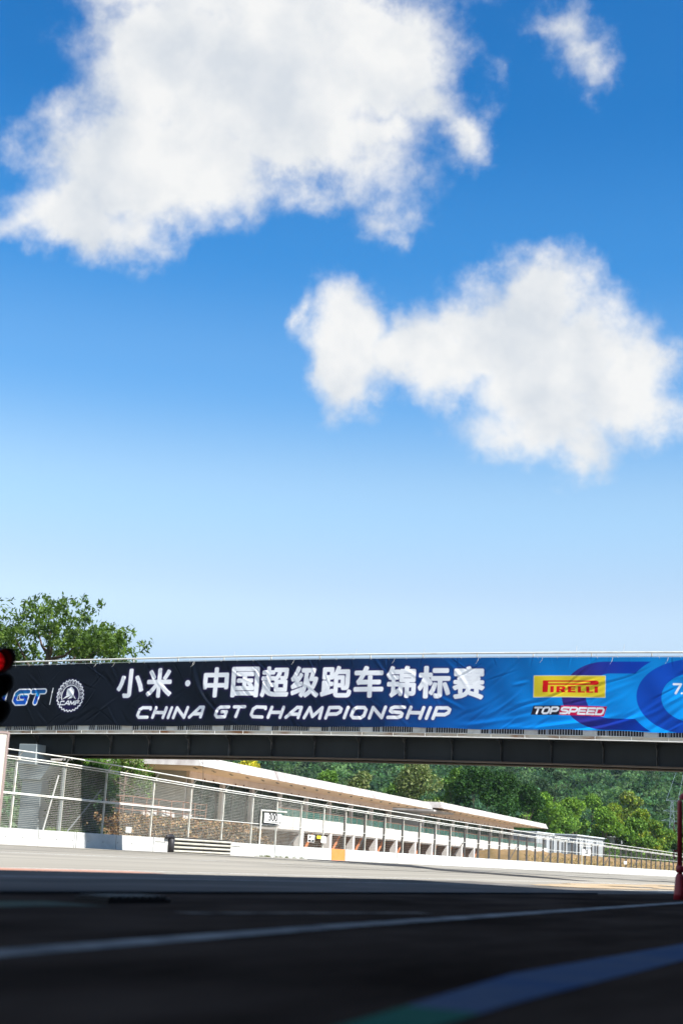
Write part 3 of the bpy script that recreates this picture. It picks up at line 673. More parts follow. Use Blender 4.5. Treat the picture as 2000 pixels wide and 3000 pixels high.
# second sponsor plate
def PXZ(a, b_): return (PX(a-138), PZ(b_-127))
paint(poly_mask([PXZ(145, 652), PXZ(640, 652), PXZ(595, 818), PXZ(92, 808)]), (.018, .017, .03))
paint(poly_mask([PXZ(640, 652), PXZ(1435, 655), PXZ(1380, 824), PXZ(595, 818)]), (.66, .006, .075))
x_, z0_ = PXZ(150, 802); x2_, z1_ = PXZ(612, 666)
paint(stroke_mask('TOP', x_-.08, x2_, z0_, z1_, .115, .33, .34), WHITE)
x_, z0_ = PXZ(612, 806); x2_, z1_ = PXZ(1402, 672)
paint(stroke_mask('SPEED', x_, x2_, z0_, z1_, .11, .33, .30), WHITE)
paint(stroke_mask('7.', -18.42, -17.72, 10.33, 10.96, .12, .1, .2), WHITE)
# left logo, divider and round emblem
gt_w = stroke_mask('GT', -64.75, -61.72, 9.62, 10.80, .42, .30, .30); gt_b = stroke_mask('GT', -64.66, -61.82, 9.70, 10.72, .27, .30, .34)
cw = stroke_mask('A', -67.0, -65.05, 9.62, 10.80, .42, .30); cbm = stroke_mask('A', -66.9, -65.15, 9.70, 10.72, .27, .30)
paint(np.clip(blur(np.maximum(gt_w, cw), .10)*.8, 0, 1), (.02, .012, .09)); paint(np.maximum(gt_w, cw), WHITE)
tt = np.clip((GZ-9.7)/1.02, 0, 1); gb = np.where(tt > .55, (tt-.55)/.45, tt/.55)
gc = np.where((tt > .55)[..., None], np.array([.005, .28, .62])*(1-gb[..., None])+np.array([.01, .06, .28])*gb[..., None], np.array([.005, .16, .72])*(1-gb[..., None])+np.array([.004, .04, .45])*gb[..., None])
mm = np.maximum(gt_b, cbm)[..., None]; print_col[:] = print_col*(1-mm)+gc*mm
i0, i1, d = seg_dist(-61.36, 9.68, -61.22, 10.78); mk = np.zeros((nz, nx)); mk[:, i0:i1] = sd(d-.03); paint(mk, WHITE)
EX, EZ, ER = -59.72, 10.24, 1.10
ang = np.arctan2(GZ-EZ, GX-EX); rad = np.hypot(GX-EX, GZ-EZ)
ro = ER + .030*np.sign(np.sin(ang*26)); paint(sd(rad-ro-.10)*.6, (.02, .012, .08))
em = sd(rad-ro)*(1-sd(rad-ro+.085))
horse = sd(np.abs(rad-.72)-.030)*(GZ > EZ-.28)
em = np.maximum(em, horse)
def ep(pts): return poly_mask([(EX+a, EZ+b_) for a, b_ in pts])
em = np.maximum(em, ep([(-.36, .02), (-.33, .42), (-.24, .50), (-.15, .46), (-.08, .58), (.0, .62), (.1, .55), (.2, .45), (.27, .40), (.24, -.02), (.1, .1)]))
em = np.maximum(em, ep([(-.66, -.27), (-.3, .02), (.12, .14), (.18, .1), (-.1, -.06)])); em = np.maximum(em, ep([(-.22, -.25), (.10, .05), (.2, .1), (.2, -.14)])); em = np.maximum(em, ep([(.24, .05), (.5, -.27), (.3, -.16)]))
em = np.maximum(em, stroke_mask('CAMF', EX-.80, EX+.80, EZ-.66, EZ-.34, .075, .08, .34))
for k, ch in enumerate('中国汽车摩托车运动联合会'):
    a = R(188 - 17.8*k); ps = glyph_polys(ch); al = np.concatenate(ps); mn, mx = al.min(0), al.max(0); sc = .23/max(mx-mn)
    ca, sa = math.cos(a-math.pi/2), math.sin(a-math.pi/2); q2 = []
    for p in ps:
        q = (p-(mn+mx)/2)*sc; q2.append(np.c_[EX+.89*math.cos(a)+q[:, 0]*ca-q[:, 1]*sa, EZ+.89*math.sin(a)+q[:, 0]*sa+q[:, 1]*ca])
    em = np.maximum(em, fill_mask(q2, 3)*1.1)
paint(em, WHITE)
# cloth relief: sag, ripples and creases
cr = np.random.RandomState(21); DY = np.zeros((nz, nx)); hgt = (GZ-BANZ0)/(BANZ1-BANZ0)
DY += .035*np.sin(GX*.9+1.2*np.sin(GX*.31))*(1-hgt) + .02*np.sin(GX*2.1+GZ*1.6+np.sin(GX*.7))*(1-np.abs(hgt-.5))
def crease(x, z, ang_, L, w, amp, bend=0.0):
    i0 = max(0, int((x-L-BANX0)/GS)); i1 = min(nx, int((x+L-BANX0)/GS))
    if i1 <= i0: return
    X = GX[:, i0:i1]-x; Z = GZ[:, i0:i1]-z; ca, sa = math.cos(ang_), math.sin(ang_); s_ = X*ca+Z*sa; t_ = -X*sa+Z*ca - bend*s_*s_
    prof = np.exp(-(t_/w)**2) - .5*np.exp(-((t_-1.8*w)/(1.3*w))**2)
    DY[:, i0:i1] += amp*prof*np.clip(1-(s_/(L*.5))**2, 0, 1)**1.5
for k in range(150):
    x = cr.uniform(-66, -10); right = x > -31
    if right: crease(x, cr.uniform(8.3, 11.6), R(cr.uniform(12, 50)), cr.uniform(1.0, 4.2), cr.uniform(.05, .13), cr.choice([-1, 1])*cr.uniform(.012, .04), cr.uniform(-.05, .08))
    else: crease(x, cr.uniform(8.3, 12.2), R(cr.choice([-50, -38, -60, -30, 35, 50])+cr.uniform(-8, 8)), cr.uniform(.8, 3.2), cr.uniform(.04, .11), cr.choice([-1, 1])*cr.uniform(.008, .028), cr.uniform(-.1, .1))
crease(-49.2, 10.2, R(-52), 5.0, .14, .07, .12); crease(-48.7, 9.9, R(-50), 4.4, .10, -.05, .12)
for (x, z, a, L, amp) in ((-28.6, 8.7, 10, 6, .06), (-27.5, 8.95, 14, 5, -.05), (-21.5, 8.6, 16, 7, .06), (-19.5, 9.6, 32, 5, .05), (-18.6, 9.0, 36, 5, -.06), (-18.0, 10.2, 34, 4, .05), (-23.5, 8.45, 8, 7, -.05), (-25, 8.4, 6, 8, .05)): crease(x, z, R(a), L, .13, amp, .02)
for xx in np.arange(-68, -9, 1.18): crease(xx, 12.3, R(cr.uniform(-110, -70)), 1.1, .05, cr.uniform(-.02, .02))
sagz = -.035*np.sin(GX*math.pi/3.53)**2*(1-hgt)**2 + .03*np.sin(GX*.55+2)*(1-hgt)
co = np.stack([GX, 80.06-.02-DY-.03*(1-hgt), GZ+sagz+(-.00030*(GX+36)**2+.05)], -1).reshape(-1, 3)
idx = np.arange(nx*nz).reshape(nz, nx)
quads = np.stack([idx[:-1, :-1], idx[:-1, 1:], idx[1:, 1:], idx[1:, :-1]], -1).reshape(-1, 4)
def grid_mesh(name, co, quads):
    me = bpy.data.meshes.new(name); me.vertices.add(len(co)); me.vertices.foreach_set('co', np.asarray(co, np.float32).ravel())
    nq, kk = quads.shape; me.loops.add(nq*kk); me.loops.foreach_set('vertex_index', quads.astype(np.int32).ravel())
    me.polygons.add(nq); me.polygons.foreach_set('loop_start', np.arange(0, nq*kk, kk, dtype=np.int32)); me.update(calc_edges=True)
    return me
bm_ = grid_mesh('banner', co, quads); bm_.polygons.foreach_set('use_smooth', [True]*len(quads))
at = bm_.attributes.new('print', 'FLOAT_COLOR', 'POINT'); at.data.foreach_set('color', np.c_[print_col.reshape(-1, 3), np.ones(nx*nz)].astype(np.float32).ravel())
mb = bpy.data.materials.new('banner_cloth'); mb.use_nodes = True; t = mb.node_tree; pb = t.nodes['Principled BSDF']
pb.inputs['Roughness'].default_value = .40; pb.inputs['Specular IOR Level'].default_value = .2
a = t.nodes.new('ShaderNodeAttribute'); a.attribute_name = 'print'; t.links.new(a.outputs['Color'], pb.inputs['Base Color'])
tr = t.nodes.new('ShaderNodeBsdfTranslucent'); t.links.new(a.outputs['Color'], tr.inputs[0])
mx = t.nodes.new('ShaderNodeMixShader'); mx.inputs[0].default_value = .25
t.links.new(pb.outputs[0], mx.inputs[1]); t.links.new(tr.outputs[0], mx.inputs[2]); t.links.new(mx.outputs[0], t.nodes['Material Output'].inputs[0])
bm_.materials.append(mb)
ban = thing('race_banner', 'long navy to blue printed race banner with white Chinese title lashed to the footbridge', 'banner', (0, 0, 0))
obj('cloth', bm_, ban)
for x, L in ((-57.8, .22), (-56.3, .25), (-50.0, .35), (-49.9, .3), (-42.5, .3), (-30.0, .35), (-21.8, .4), (-18.6, .35), (-35.5, .3), (-26, .3)):
    c = cb(x); MB().tube([(x, 80.0, 12.40+c), (x-.05, 79.96, 12.40-L*.6+c), (x-.16, 79.97, 12.40-L+c)], .012, 5).build('tie_end', 'rail', ban)
for x in np.arange(-66, -10, 1.2):
    c = cb(x); MB().tube([(x+.1, 80.03, 12.36+c), (x, 80.12, 12.5+c), (x-.03, 80.12, 12.70+c)], .008, 5).build('tie', 'rail', ban)
for x, L in ((-24.0, .35), (-21.2, .42), (-38.2, .3), (-33.6, .25), (-47, .25)):
    c = cb(x); MB().tube([(x, 80.1, 12.70+c), (x+.02, 80.08, 12.75+L*.5+c), (x+.05, 80.05, 12.75+L+c)], .010, 5).build('tie_tail', 'rail', ban)

# ------------------------------------------------------------------ trackside stands
P1 = Vector((-66.0, 108.1, 0)); SROT = math.atan2(.1321, .9912)
def stand(name, label, n0, u0, u1, zt, pill, seed, end_wall=True):
    """local axes: x = towards the track, y = along the building"""
    t = thing(name, label, 'building', P1, SROT)
    zb = zt-.83; dep = -15.0
    b = MB(); b.prism([(n0, u0, zb), (n0-.35, u0+.3, zt), (dep, u0+.3, zt), (dep, u0, zb)], (0, 0, 0)) if False else None
    # roof: sloped fascia band all round
    b = MB(); vs = []
    ring_b = [(n0, u0, zb), (n0, u1, zb), (dep, u1, zb), (dep, u0, zb)]; ring_t = [(n0-.45, u0+.5, zt), (n0-.45, u1-.5, zt), (dep+.45, u1-.5, zt), (dep+.45, u0+.5, zt)]
    b.add(ring_b+ring_t, [(0, 1, 5, 4), (1, 2, 6, 5), (2, 3, 7, 6), (3, 0, 4, 7), (4, 5, 6, 7)]); rf = b.build('roof', 'fascia', t)
    MB().add([(n0-.02, u0+.02, zb+.01), (n0-.02, u1-.02, zb+.01), (dep+.02, u1-.02, zb+.01), (dep+.02, u0+.02, zb+.01)], [(0, 3, 2, 1)] and [(0, 1, 2, 3)]).build('soffit', 'soffit', rf)
    npan = int((u1-u0-1)/4.6); dl = (u1-u0-1.0)/npan; rp = random.Random(seed+9)
    for k in range(npan):
        q0 = u0+.5+k*dl; of = rp.uniform(-.012, .012)
        MB().prism([(n0+.05+of, q0+.03, zb-.03), (n0-.42+of, q0+.03, zt+.05), (n0-.56+of, q0+.03, zt+.05), (n0-.09+of, q0+.03, zb-.03)], (0, dl-.06, 0)).build('fascia_panel', 'fascia', rf)
    b = MB()
    r = random.Random(seed)
    for k in range(int((u1-u0)/4.2)):
        for q in range(2):
            uu = u0+3+k*4.2+q*1.6; xx = n0-1.9-q*.5
            MB().tube([(xx, uu, zb-.035), (xx, uu, zb+.005)], .14, 8).build('downlight', 'sheddark', rf)
    wn_ = n0-5.0; zl = zb-.70
    wa, wb = pill[0]-.7, pill[-1]+.7
    MB().box(wn_-.35, wn_, wa, wb, zl, zb+.005).build('lintel_wall', 'plaster', t)
    for pz in pill: MB().box(wn_-.34, wn_+.03, pz-.32, pz+.32, 2.86, zl-.002).build('column', 'fin', t)
    for i in range(len(pill)-1):
        a0, a1 = pill[i]+.32, pill[i+1]-.32
        w = MB().box(wn_-.75, wn_-.70, a0, a1, 2.86, zl).build('window', 'glassdark', t)
        MB().box(wn_-.69, wn_-.60, (a0+a1)/2-.05, (a0+a1)/2+.05, 2.86, zl).build('mullion', 'postgrey', w)
        MB().box(wn_-.69, wn_-.62, a0, a1, 5.35, 5.43).build('transom', 'postgrey', w)
        for q in (.35, .65): MB().box(wn_-.02, wn_+.1, a0+(a1-a0)*q-.04, a0+(a1-a0)*q+.04, zl+.02, zl+.24).build('bracket', 'rustrail', t)
    MB().box(dep+1.5, wn_-.352, wa, wa+.3, -.03, zb+.004).build('end_wall', 'wall_shade', t)
    MB().box(dep+1.5, wn_-.352, wb-.3, wb, -.03, zb+.004).build('end_wall', 'plaster', t)
    MB().box(dep+1.2, dep+1.5, wa, wb, -.03, zb+.004).build('back_wall', 'wall_shade', t)
    return t
pill1 = [9.66, 17.42, 25.4, 33.72, 42.49, 50.91, 59.61, 68.39, 77.14]
s1 = stand('trackside_building', 'long flat-roofed building with wide overhanging white fascia left of its twin', 0.0, 0.0, 80.9, 8.24, pill1, 1)
MB().box(-.02, .05, .0, .0, 0, 0) if False else None
b = MB(); b.tube([(-.1, .4, 8.2), (-.02, .6, 7.4), (.02, .9, 5.2)], .02, 5); b.build('cable', 'postdark', s1)
pill2 = list(np.linspace(92.5, 159.0, 8))
s2 = stand('trackside_building', 'farther flat-roofed building with overhanging roof right of the first one', .6, 83.4, 169.0, 8.55, pill2, 2)
MB().box(-8, -.2, 82.2, 94, 7.18, 7.42).build('link_canopy', 'fascia', s2)
ter = thing('terrace', 'raised white terrace with panel parapet green netting and fin supports behind the fence', 'terrace', P1, SROT)
MB().box(-5.6, -.12, 19.5, 170, 2.6, 2.8).build('terrace_slab', 'fin', ter)
MB().box(-1.9, -1.7, 19.5, 170, -.03, 2.6).build('under_wall', 'void', ter)
r = random.Random(4)
uu = 20.0
while uu < 170:
    w = 2.2; dz = r.uniform(-.03, .03)
    MB().box(-.10+r.uniform(-.012, .012), .02+r.uniform(-.012, .012), uu+.025, uu+w-.025, 2.74+dz*.5, 4.03+dz).build('parapet_panel', 'parapet', ter)
    MB().box(-.16, -.11, uu-.035, uu+.035, 3.2, 4.80).build('net_post', 'rustrail', ter)
    uu += w
MB().tube([(-.13, 20, 4.78), (-.13, 170, 4.78)], .04, 6).build('net_rail', 'rustrail', ter)
b = MB()
for k in range(26):
    z = 4.06+k*.026; b.box(-.125, -.12, 20, 170, z, z+.012)
b.build('green_netting', 'netting', ter, kind='stuff')
sup = [27.9, 37.2, 45.6, 54.8, 63.7, 72.9, 81.8, 90.8, 99.6, 108.0, 114.5, 124.2, 134.6, 144.7, 154.6, 163.5]
for us in sup:
    b = MB(); b.prism([(-.02, us-.7, -.03), (-.02, us-.7, 2.735), (-.10, us-.7, 2.735), (-.85, us-.7, 1.5), (-.62, us-.7, -.03)], (0, .7, 0)); b.build('fin_support', 'fin', ter)
    MB().beam((-.9, us+2.2, .3), (-.7, us+4.8, 2.68), .12, .30).build('stair_stringer', 'rust', ter)
    MB().beam((-1.4, us+2.6, .3), (-1.3, us+5.2, 2.68), .1, .18).build('stair_stringer', 'rustrail', ter)
    for q in range(9): MB().box(-1.69, -1.6, us+.2, us+7.6, .28+q*.26, .36+q*.26).build('slat', 'rustrail', ter)
# old broken parapet and rubble to the left of the terrace
for i, (y, z0, z1, L, tl, nm) in enumerate(((96.2, 2.1, 3.1, 2.6, .03, 'cracked white concrete slab leaning left of the terrace'), (99.1, 1.9, 3.15, 2.3, -.05, 'stained white concrete slab in the middle of the broken parapet'), (101.9, 2.0, 3.0, 1.7, .07, 'short broken white slab nearest the terrace end'))):
    o = MB().box(-.08, .08, -L/2, L/2, 0, z1-z0).build('concrete_slab', 'parapet', None, label=nm, cat='slab', group='broken parapet slabs', loc=(-63.2, y, z0))
    o.rotation_euler = (tl, .06*(-1)**i, R(7.6)); bevel(o, .03)
    # real cracks: thin recessed strips standing proud as dark joints
    cbk = MB(); cbk.tube([(.085, -L*.3, (z1-z0)), (.085, -L*.1, (z1-z0)*.6), (.085, -L*.18, (z1-z0)*.4), (.085, .1, 0.02)], .018, 4); cbk.tube([(.085, L*.3, (z1-z0)), (.085, L*.22, (z1-z0)*.55), (.085, L*.45, (z1-z0)*.3)], .015, 4)
    cbk.build('crack', 'postdark', o)
rl = thing('rusty_railing', 'rusty bent pipe railing above the leaf bank behind the near fence', 'railing', (-62.6, 0, 0))
for y in np.arange(89.5, 104, 1.8): MB().tube([(r.uniform(-.05, .05), y, 2.2), (0, y+r.uniform(-.06, .06), 4.0)], .045, 6).build('upright', 'rustrail', rl)
for zz in (3.95, 3.45, 3.0): MB().tube([(0, y, zz+r.uniform(-.05, .05)) for y in np.arange(89.3, 104.5, 1.8)], .04, 6).build('pipe', 'rustrail', rl)
# embankment with dry leaves
def noise2(x, y, s=0):
    return math.sin(x*1.3+s)*.5+math.sin(y*.9+x*.4+s*2)*.5+math.sin(x*3.1-y*2.3+s)*.25
def bankmesh(name, x0, x1, y0, y1, h, label, seed):
    xs = np.linspace(x0, x1, 14); ys = np.linspace(y0, y1, int((y1-y0)/.7)); b = MB(); vs = []
    for y in ys:
        e = min(1, (y-y0)/3, (y1-y)/3)
        for i, x in enumerate(xs):
            t = 1-i/13; prof = min(1, t*2.2) if t < .6 else max(0, 1-(t-.6)*.3)
            vs.append((x, y, -.03+e*prof*(h+.25*noise2(x, y, seed))))
    n_ = 14
    b.add(vs, [(i*n_+j, (i+1)*n_+j, (i+1)*n_+j+1, i*n_+j+1) for i in range(len(ys)-1) for j in range(n_-1)])
    return b.build(name, 'bank', None, True, kind='structure')
bankmesh('leafy_bank', -66.5, -59.0, 84, 113, 2.2, None, 1)
bankmesh('dry_bank', -70, -59.6, 186, 330, 2.5, None, 2)
def leaf_quads(c, n, size, asp, r, tints, droop=.3, flat=0.0):
    """n leaf quads at positions c (n,3): returns verts, faces, tint per vert"""
    a = r.normal(size=(n, 3)); a[:, 2] -= droop; a /= np.linalg.norm(a, axis=1)[:, None]
    q = r.normal(size=(n, 3)); q[:, 2] += flat; s_ = np.cross(a, q); s_ /= np.linalg.norm(s_, axis=1)[:, None]
    L = (size*r.uniform(.65, 1.3, n))[:, None]; W = L*asp
    v = np.stack([c-a*L*.5, c+s_*W*.5, c+a*L*.5, c-s_*W*.5], 1)
    return v.reshape(-1, 3), np.repeat(tints, 4, 0)
def leaf_object(name, V, T, m, parent=None, **k):
    f = np.arange(len(V)).reshape(-1, 4); me = grid_mesh(name, V, f)
    a = me.attributes.new('tint', 'FLOAT_COLOR', 'POINT'); a.data.foreach_set('color', np.c_[T, np.ones(len(T))].astype(np.float32).ravel())
    me.materials.append(MAT[m]); return obj(name, me, parent, **k)
r = np.random.RandomState(9); n_ = 15000
c = np.c_[r.uniform(-63.8, -59.1, n_), r.uniform(87.5, 112, n_), np.zeros(n_)]
tt = (-59.0-c[:, 0])/7.5; c[:, 2] = np.minimum(1, tt*2.2)*2.2 + r.uniform(.0, .5, n_)
pal = np.array([(.34, .19, .085), (.20, .105, .05), (.44, .29, .14), (.10, .055, .03), (.05, .03, .018), (.07, .075, .03)])
V, T = leaf_quads(c, n_, .22, .7, r, pal[r.randint(0, 6, n_)]*r.uniform(.7, 1.2, (n_, 1)))
leaf_object('leaf_litter', V, T, 'litter', None, label='heap of dry brown leaves on the bank behind the fence', cat='leaves', kind='stuff')
n_ = 5000; c = np.c_[r.uniform(-63, -59.8, n_), r.uniform(188, 325, n_), np.zeros(n_)]
tt = (-59.6-c[:, 0])/10.4; c[:, 2] = np.minimum(1, tt*2.2)*2.5 + r.uniform(0, .25, n_)
pal2 = np.array([(.34, .24, .10), (.24, .20, .06), (.40, .29, .13)])
V, T = leaf_quads(c, n_, .5, .2, r, pal2[r.randint(0, 3, n_)]*r.uniform(.7, 1.2, (n_, 1)), -1.5)
leaf_object('dry_grass', V, T, 'litter', None, label='tawny dry grass on the far bank behind the fence', cat='grass', kind='stuff')

# white sheds beyond the second building
for i, (y0, y1, h, x, nm) in enumerate(((281, 292, 7.0, -92, 'white shed just past the end of the farther building'), (296, 306, 6.4, -93, 'lower grey white shed between two taller sheds'), (309, 332, 7.4, -92, 'largest white shed with pale roof edge'), (336, 366, 8.0, -91, 'long white shed behind the braking board end of the fence'), (370, 395, 8.2, -90, 'last white shed before the red gate'))):
    t = thing('white_shed', nm, 'shed', (x, 0, 0), group='white sheds behind the fence')
    MB().box(-7, 0, y0, y1, -.03, h).build('wall', 'shed', t); bevel(MB().box(-7.2, .4, y0-.3, y1+.3, h, h+.25).build('roof', 'shedroof', t), .03)
    k = y0+1.2
    while k < y1-2.2:
        MB().box(.002, .05, k, k+1.5, 1.0, h-.7).build('door', 'sheddark' if (int(k) % 3) else 'shed', t); k += 4.4
    for k in np.arange(y0, y1, 2.2): MB().box(.0, .10, k-.05, k+.05, 0, h-.02).build('rib', 'shed', t)

# ------------------------------------------------------------------ trees
def tree(name, label, base, H, rad, pal, seed, leaf=.5, nleaf=4500, asp=.45, lobes=14, crown0=.35, spread=1.0, group=None, trunk_r=.25, droop=.3, rosette=False, squash=.8, lsc=1.0, lm='leaf'):
    r = np.random.RandomState(seed); x0, y0, z0 = base
    t = thing(name, label, 'tree', base, 0, group)
    pal = np.array(pal); cz0 = H*crown0
    # lobes fill the crown envelope
    L = []
    for k in range(lobes):
        h = r.uniform(0, 1); a = r.uniform(0, 6.28); env = rad*spread*math.sqrt(max(.05, 1-(1.75*(h-.42))**2)) if h > .42 else rad*spread*(.75+.25*h/.42)
        rr = env*math.sqrt(r.uniform(.05, .75)); lr = rad*r.uniform(.28, .48)*lsc
        L.append((rr*math.cos(a), rr*math.sin(a), cz0+lr*.5+(H-cz0-lr*1.2)*h, lr))
    L.append((0, 0, H-rad*.38, rad*.38))
    # trunk and limbs
    b = MB(); top = cz0+(H-cz0)*.55
    b.tube([(0, 0, -.05), (.1, .05, H*.2), (-.08, .1, cz0), (.05, 0, top)], [trunk_r*1.3, trunk_r, trunk_r*.8, trunk_r*.25], 9)
    b.build('trunk', 'bark', t, True)
    b = MB()
    for (lx, ly, lz, lr) in L[:12]:
        s0 = r.uniform(.35, .95); p0 = Vector((0, 0, cz0*.75+(top-cz0*.75)*s0*.8)); p2 = Vector((lx, ly, lz)); p1 = p0*.45+p2*.55+Vector((0, 0, -.12*H*r.uniform(.1, .5)))
        b.tube([p0, p1, p2], [trunk_r*.42, trunk_r*.26, trunk_r*.08], 6, False)
    b.build('limbs', 'bark', t, True)
    C = []; Tn = []; per = max(20, nleaf//len(L)); tw = np.array([l[3] for l in L])**2; tw = tw/tw.sum()
    for (lx, ly, lz, lr), fr in zip(L, tw):
        k = int(nleaf*fr); d = r.normal(size=(k, 3)); d /= np.linalg.norm(d, axis=1)[:, None]
        if rosette:
            m_ = max(6, k//11); cd_ = r.normal(size=(m_, 3)); cd_ /= np.linalg.norm(cd_, axis=1)[:, None]; cd_[:, 2] = cd_[:, 2]*squash+.1
            cc_ = cd_*lr*(r.uniform(.45, 1.05, (m_, 1)))
            ii = r.randint(0, m_, k); p = cc_[ii] + r.normal(0, .16, (k, 3)); ct = pal[r.randint(0, len(pal), m_)]*r.uniform(.75, 1.3, (m_, 1)); cl = ct[ii]
        else:
            rr = lr*r.uniform(.72, 1.06, (k, 1)); bump_ = 1+.22*np.sin(d[:, :1]*5+lx)*np.sin(d[:, 1:2]*6+ly)
            p = d*rr*bump_*np.array([1, 1, squash]); cl = pal[r.randint(0, len(pal), k)]*r.uniform(.7, 1.25, (k, 1))*(.85+.3*r.uniform())
        C.append(p+np.array([lx, ly, lz])); Tn.append(cl)
    C = np.concatenate(C); Tn = np.concatenate(Tn)
    V, T = leaf_quads(C, len(C), leaf, asp, r, Tn, droop, .8)
    leaf_object('crown', V, T, lm, t)
    return t
G_MID = [(.095, .185, .03), (.12, .22, .036), (.065, .14, .024)]
G_DARK = [(.016, .050, .010), (.022, .066, .013), (.040, .095, .02)]
G_BRIGHT = [(.12, .23, .03), (.16, .27, .035), (.08, .17, .025)]
G_YEL = [(.13, .22, .026), (.19, .26, .03), (.09, .17, .022), (.25, .27, .03)]
G_OLIVE = [(.14, .18, .06), (.19, .215, .09), (.10, .145, .05)]
G_GOLD = [(.42, .36, .02), (.34, .32, .03), (.25, .28, .03)]
tree('broad_tree', 'tall broad tree rising above the left end of the bridge banner', (-73.2, 94.5, 0), 21.0, 8.6, [(.052, .095, .020), (.072, .125, .024), (.040, .075, .018), (.10, .16, .024)], 31, .46, 13500, .32, 30, .60, 1.08, None, .40, .55, True, .42, .74)
tree('screen_tree', 'dark leafy tree pressed against the near fence below the bridge', (-60.6, 82.2, 0), 6.0, 1.6, G_DARK+[(.05, .11, .025)], 32, .26, 12000, .42, 30, .04, 1.0, None, .14, .8, True)
tree('screen_tree', 'second dark leafy tree against the near fence, right of its neighbour', (-60.8, 85.3, 0), 6.0, 1.6, G_DARK+[(.05, .11, .025)], 37, .26, 10000, .42, 28, .04, 1.0, None, .14, .8, True)
tree('screen_tree', 'bright leafy tree between the bridge pier and the dark tree', (-63.6, 87.4, 0), 8.5, 1.6, G_BRIGHT, 36, .24, 2600, .45, 10, .3, 1.0, None, .12, .6, True)
tree('roof_side_tree', 'leafy tree leaning over the left corner of the building roof', (-69.5, 101.8, 0), 8.6, 2.6, G_MID+G_OLIVE, 33, .28, 4200, .45, 14, .45, 1.0, None, .18, .6, True)
tree('roof_side_tree', 'second leafy tree hugging the left roof edge from behind', (-74.0, 108.5, 0), 9.6, 2.6, G_BRIGHT+G_MID, 34, .28, 3600, .45, 12, .5, 1.0, None, .18, .6, True)
CAMP = (0, 0)
TL = [(-26.32, 3.33, 268, 4.6, G_MID, 'mid green tree above the middle of the first roof'), (-24.95, 3.37, 285, 4.4, G_OLIVE, 'olive green tree above the right end of the first roof'),
 (-22.7, 3.83, 285, 6.0, G_OLIVE, 'tall olive tree where the two roofs meet'), (-21.25, 3.68, 300, 4.6, G_MID, 'mid green tree left of the darkest trees'),
 (-20.45, 3.77, 298, 5.2, G_DARK, 'dark dense tree behind the farther roof, tallest of the dark ones'), (-19.35, 3.6, 300, 6.0, G_DARK, 'widest dark tree behind the farther roof'),
 (-18.55, 3.1, 306, 4.8, G_DARK, 'lower dark tree at the right of the dark group'), (-17.64, 4.05, 400, 4.3, [(.03, .06, .03), (.045, .075, .04), (.025, .05, .025)], 'tall dark narrow tree standing farthest back'),
 (-17.85, 2.85, 330, 5.2, G_BRIGHT, 'bright green tree right of the farther roof end'), (-16.7, 2.72, 345, 5.0, G_BRIGHT+G_YEL[:1], 'fresh green tree over the first white shed'),
 (-16.0, 2.9, 352, 5.0, G_MID+G_BRIGHT, 'round green tree left of the yellow trees'), (-17.2, 2.3, 338, 4.6, G_MID, 'low round tree in front of the bright green one'), (-15.55, 2.35, 345, 4.6, G_BRIGHT, 'fresh green tree just left of the yellow group'), (-14.35, 2.0, 350, 4.2, G_BRIGHT+G_MID, 'small fresh green tree under the tall olive one'), (-15.15, 2.6, 350, 5.0, G_YEL, 'yellow green tree over the white sheds'),
 (-14.6, 3.08, 365, 4.7, G_OLIVE+G_YEL, 'tall pale olive tree in the yellow group'), (-14.1, 2.4, 360, 4.4, G_YEL, 'low yellow green tree right of the tall olive one'),
 (-13.55, 2.0, 372, 4.2, G_MID+G_YEL, 'small green tree near the red gate'), (-13.0, 1.68, 380, 4.2, G_BRIGHT+G_MID, 'smallest green tree beside the red gate'), (-12.4, 1.75, 385, 4.4, G_MID, 'green tree behind the red gate post'),
 (-11.2, 2.2, 380, 5.5, G_MID, 'green tree right of the red gate'),
 (-29.45, 3.62, 205, 2.5, G_GOLD, 'golden yellow flowering tree above the first roof'), (-30.2, 3.35, 215, 3.2, G_BRIGHT, 'bright green tree left of the golden tree'),
 (-27.9, 2.75, 270, 4.2, G_MID, 'low green tree right of the golden tree'), (-23.7, 2.9, 292, 4.5, G_MID, 'low green tree behind the end of the first roof')]
for i, (a, e, D_, rd, pl, lb) in enumerate(TL):
    a = R(a); x, y = D_*math.sin(a), D_*math.cos(a); H = CAM_H + D_*math.tan(R(e))
    tree('roadside_tree', lb, (x, y, -.03), H, rd, pl, 50+i, .60, 7000, .55, 15, .10, 1.0, 'trees behind the buildings', .26, .2, False, .8, 1.0, 'leaf2')

# ------------------------------------------------------------------ hill and its wood
hr = np.random.RandomState(77)
def hh(rr, aa):
    t = np.clip((rr-330)/820, 0, 1); s_ = t*t*(3-2*t)
    return -2 + s_*(96+14*np.sin(aa*5+1)+8*np.sin(aa*13+2)) + 5*np.sin(rr*.013+aa*17)*s_ + np.where(rr > 1150, -(rr-1150)*.06, 0)
AA = np.radians(np.linspace(-75, 35, 150)); RR = np.concatenate([np.linspace(330, 1200, 60), np.linspace(1240, 2200, 14)])
A2, R2 = np.meshgrid(AA, RR); HH = hh(R2, A2)
co = np.stack([R2*np.sin(A2), R2*np.cos(A2), HH], -1).reshape(-1, 3); idx = np.arange(A2.size).reshape(A2.shape)
quads = np.stack([idx[:-1, :-1], idx[1:, :-1], idx[1:, 1:], idx[:-1, 1:]], -1).reshape(-1, 4)
me = grid_mesh('hill', co, quads); me.materials.append(MAT['hill']); me.polygons.foreach_set('use_smooth', [True]*len(quads)); obj('hill', me, kind='structure')
nc = 5200
ra = np.sqrt(hr.uniform(370**2, 1010**2, nc)); aa = np.radians(hr.uniform(-44, -7, nc)); cx, cy = ra*np.sin(aa), ra*np.cos(aa); chz = hh(ra, aa)
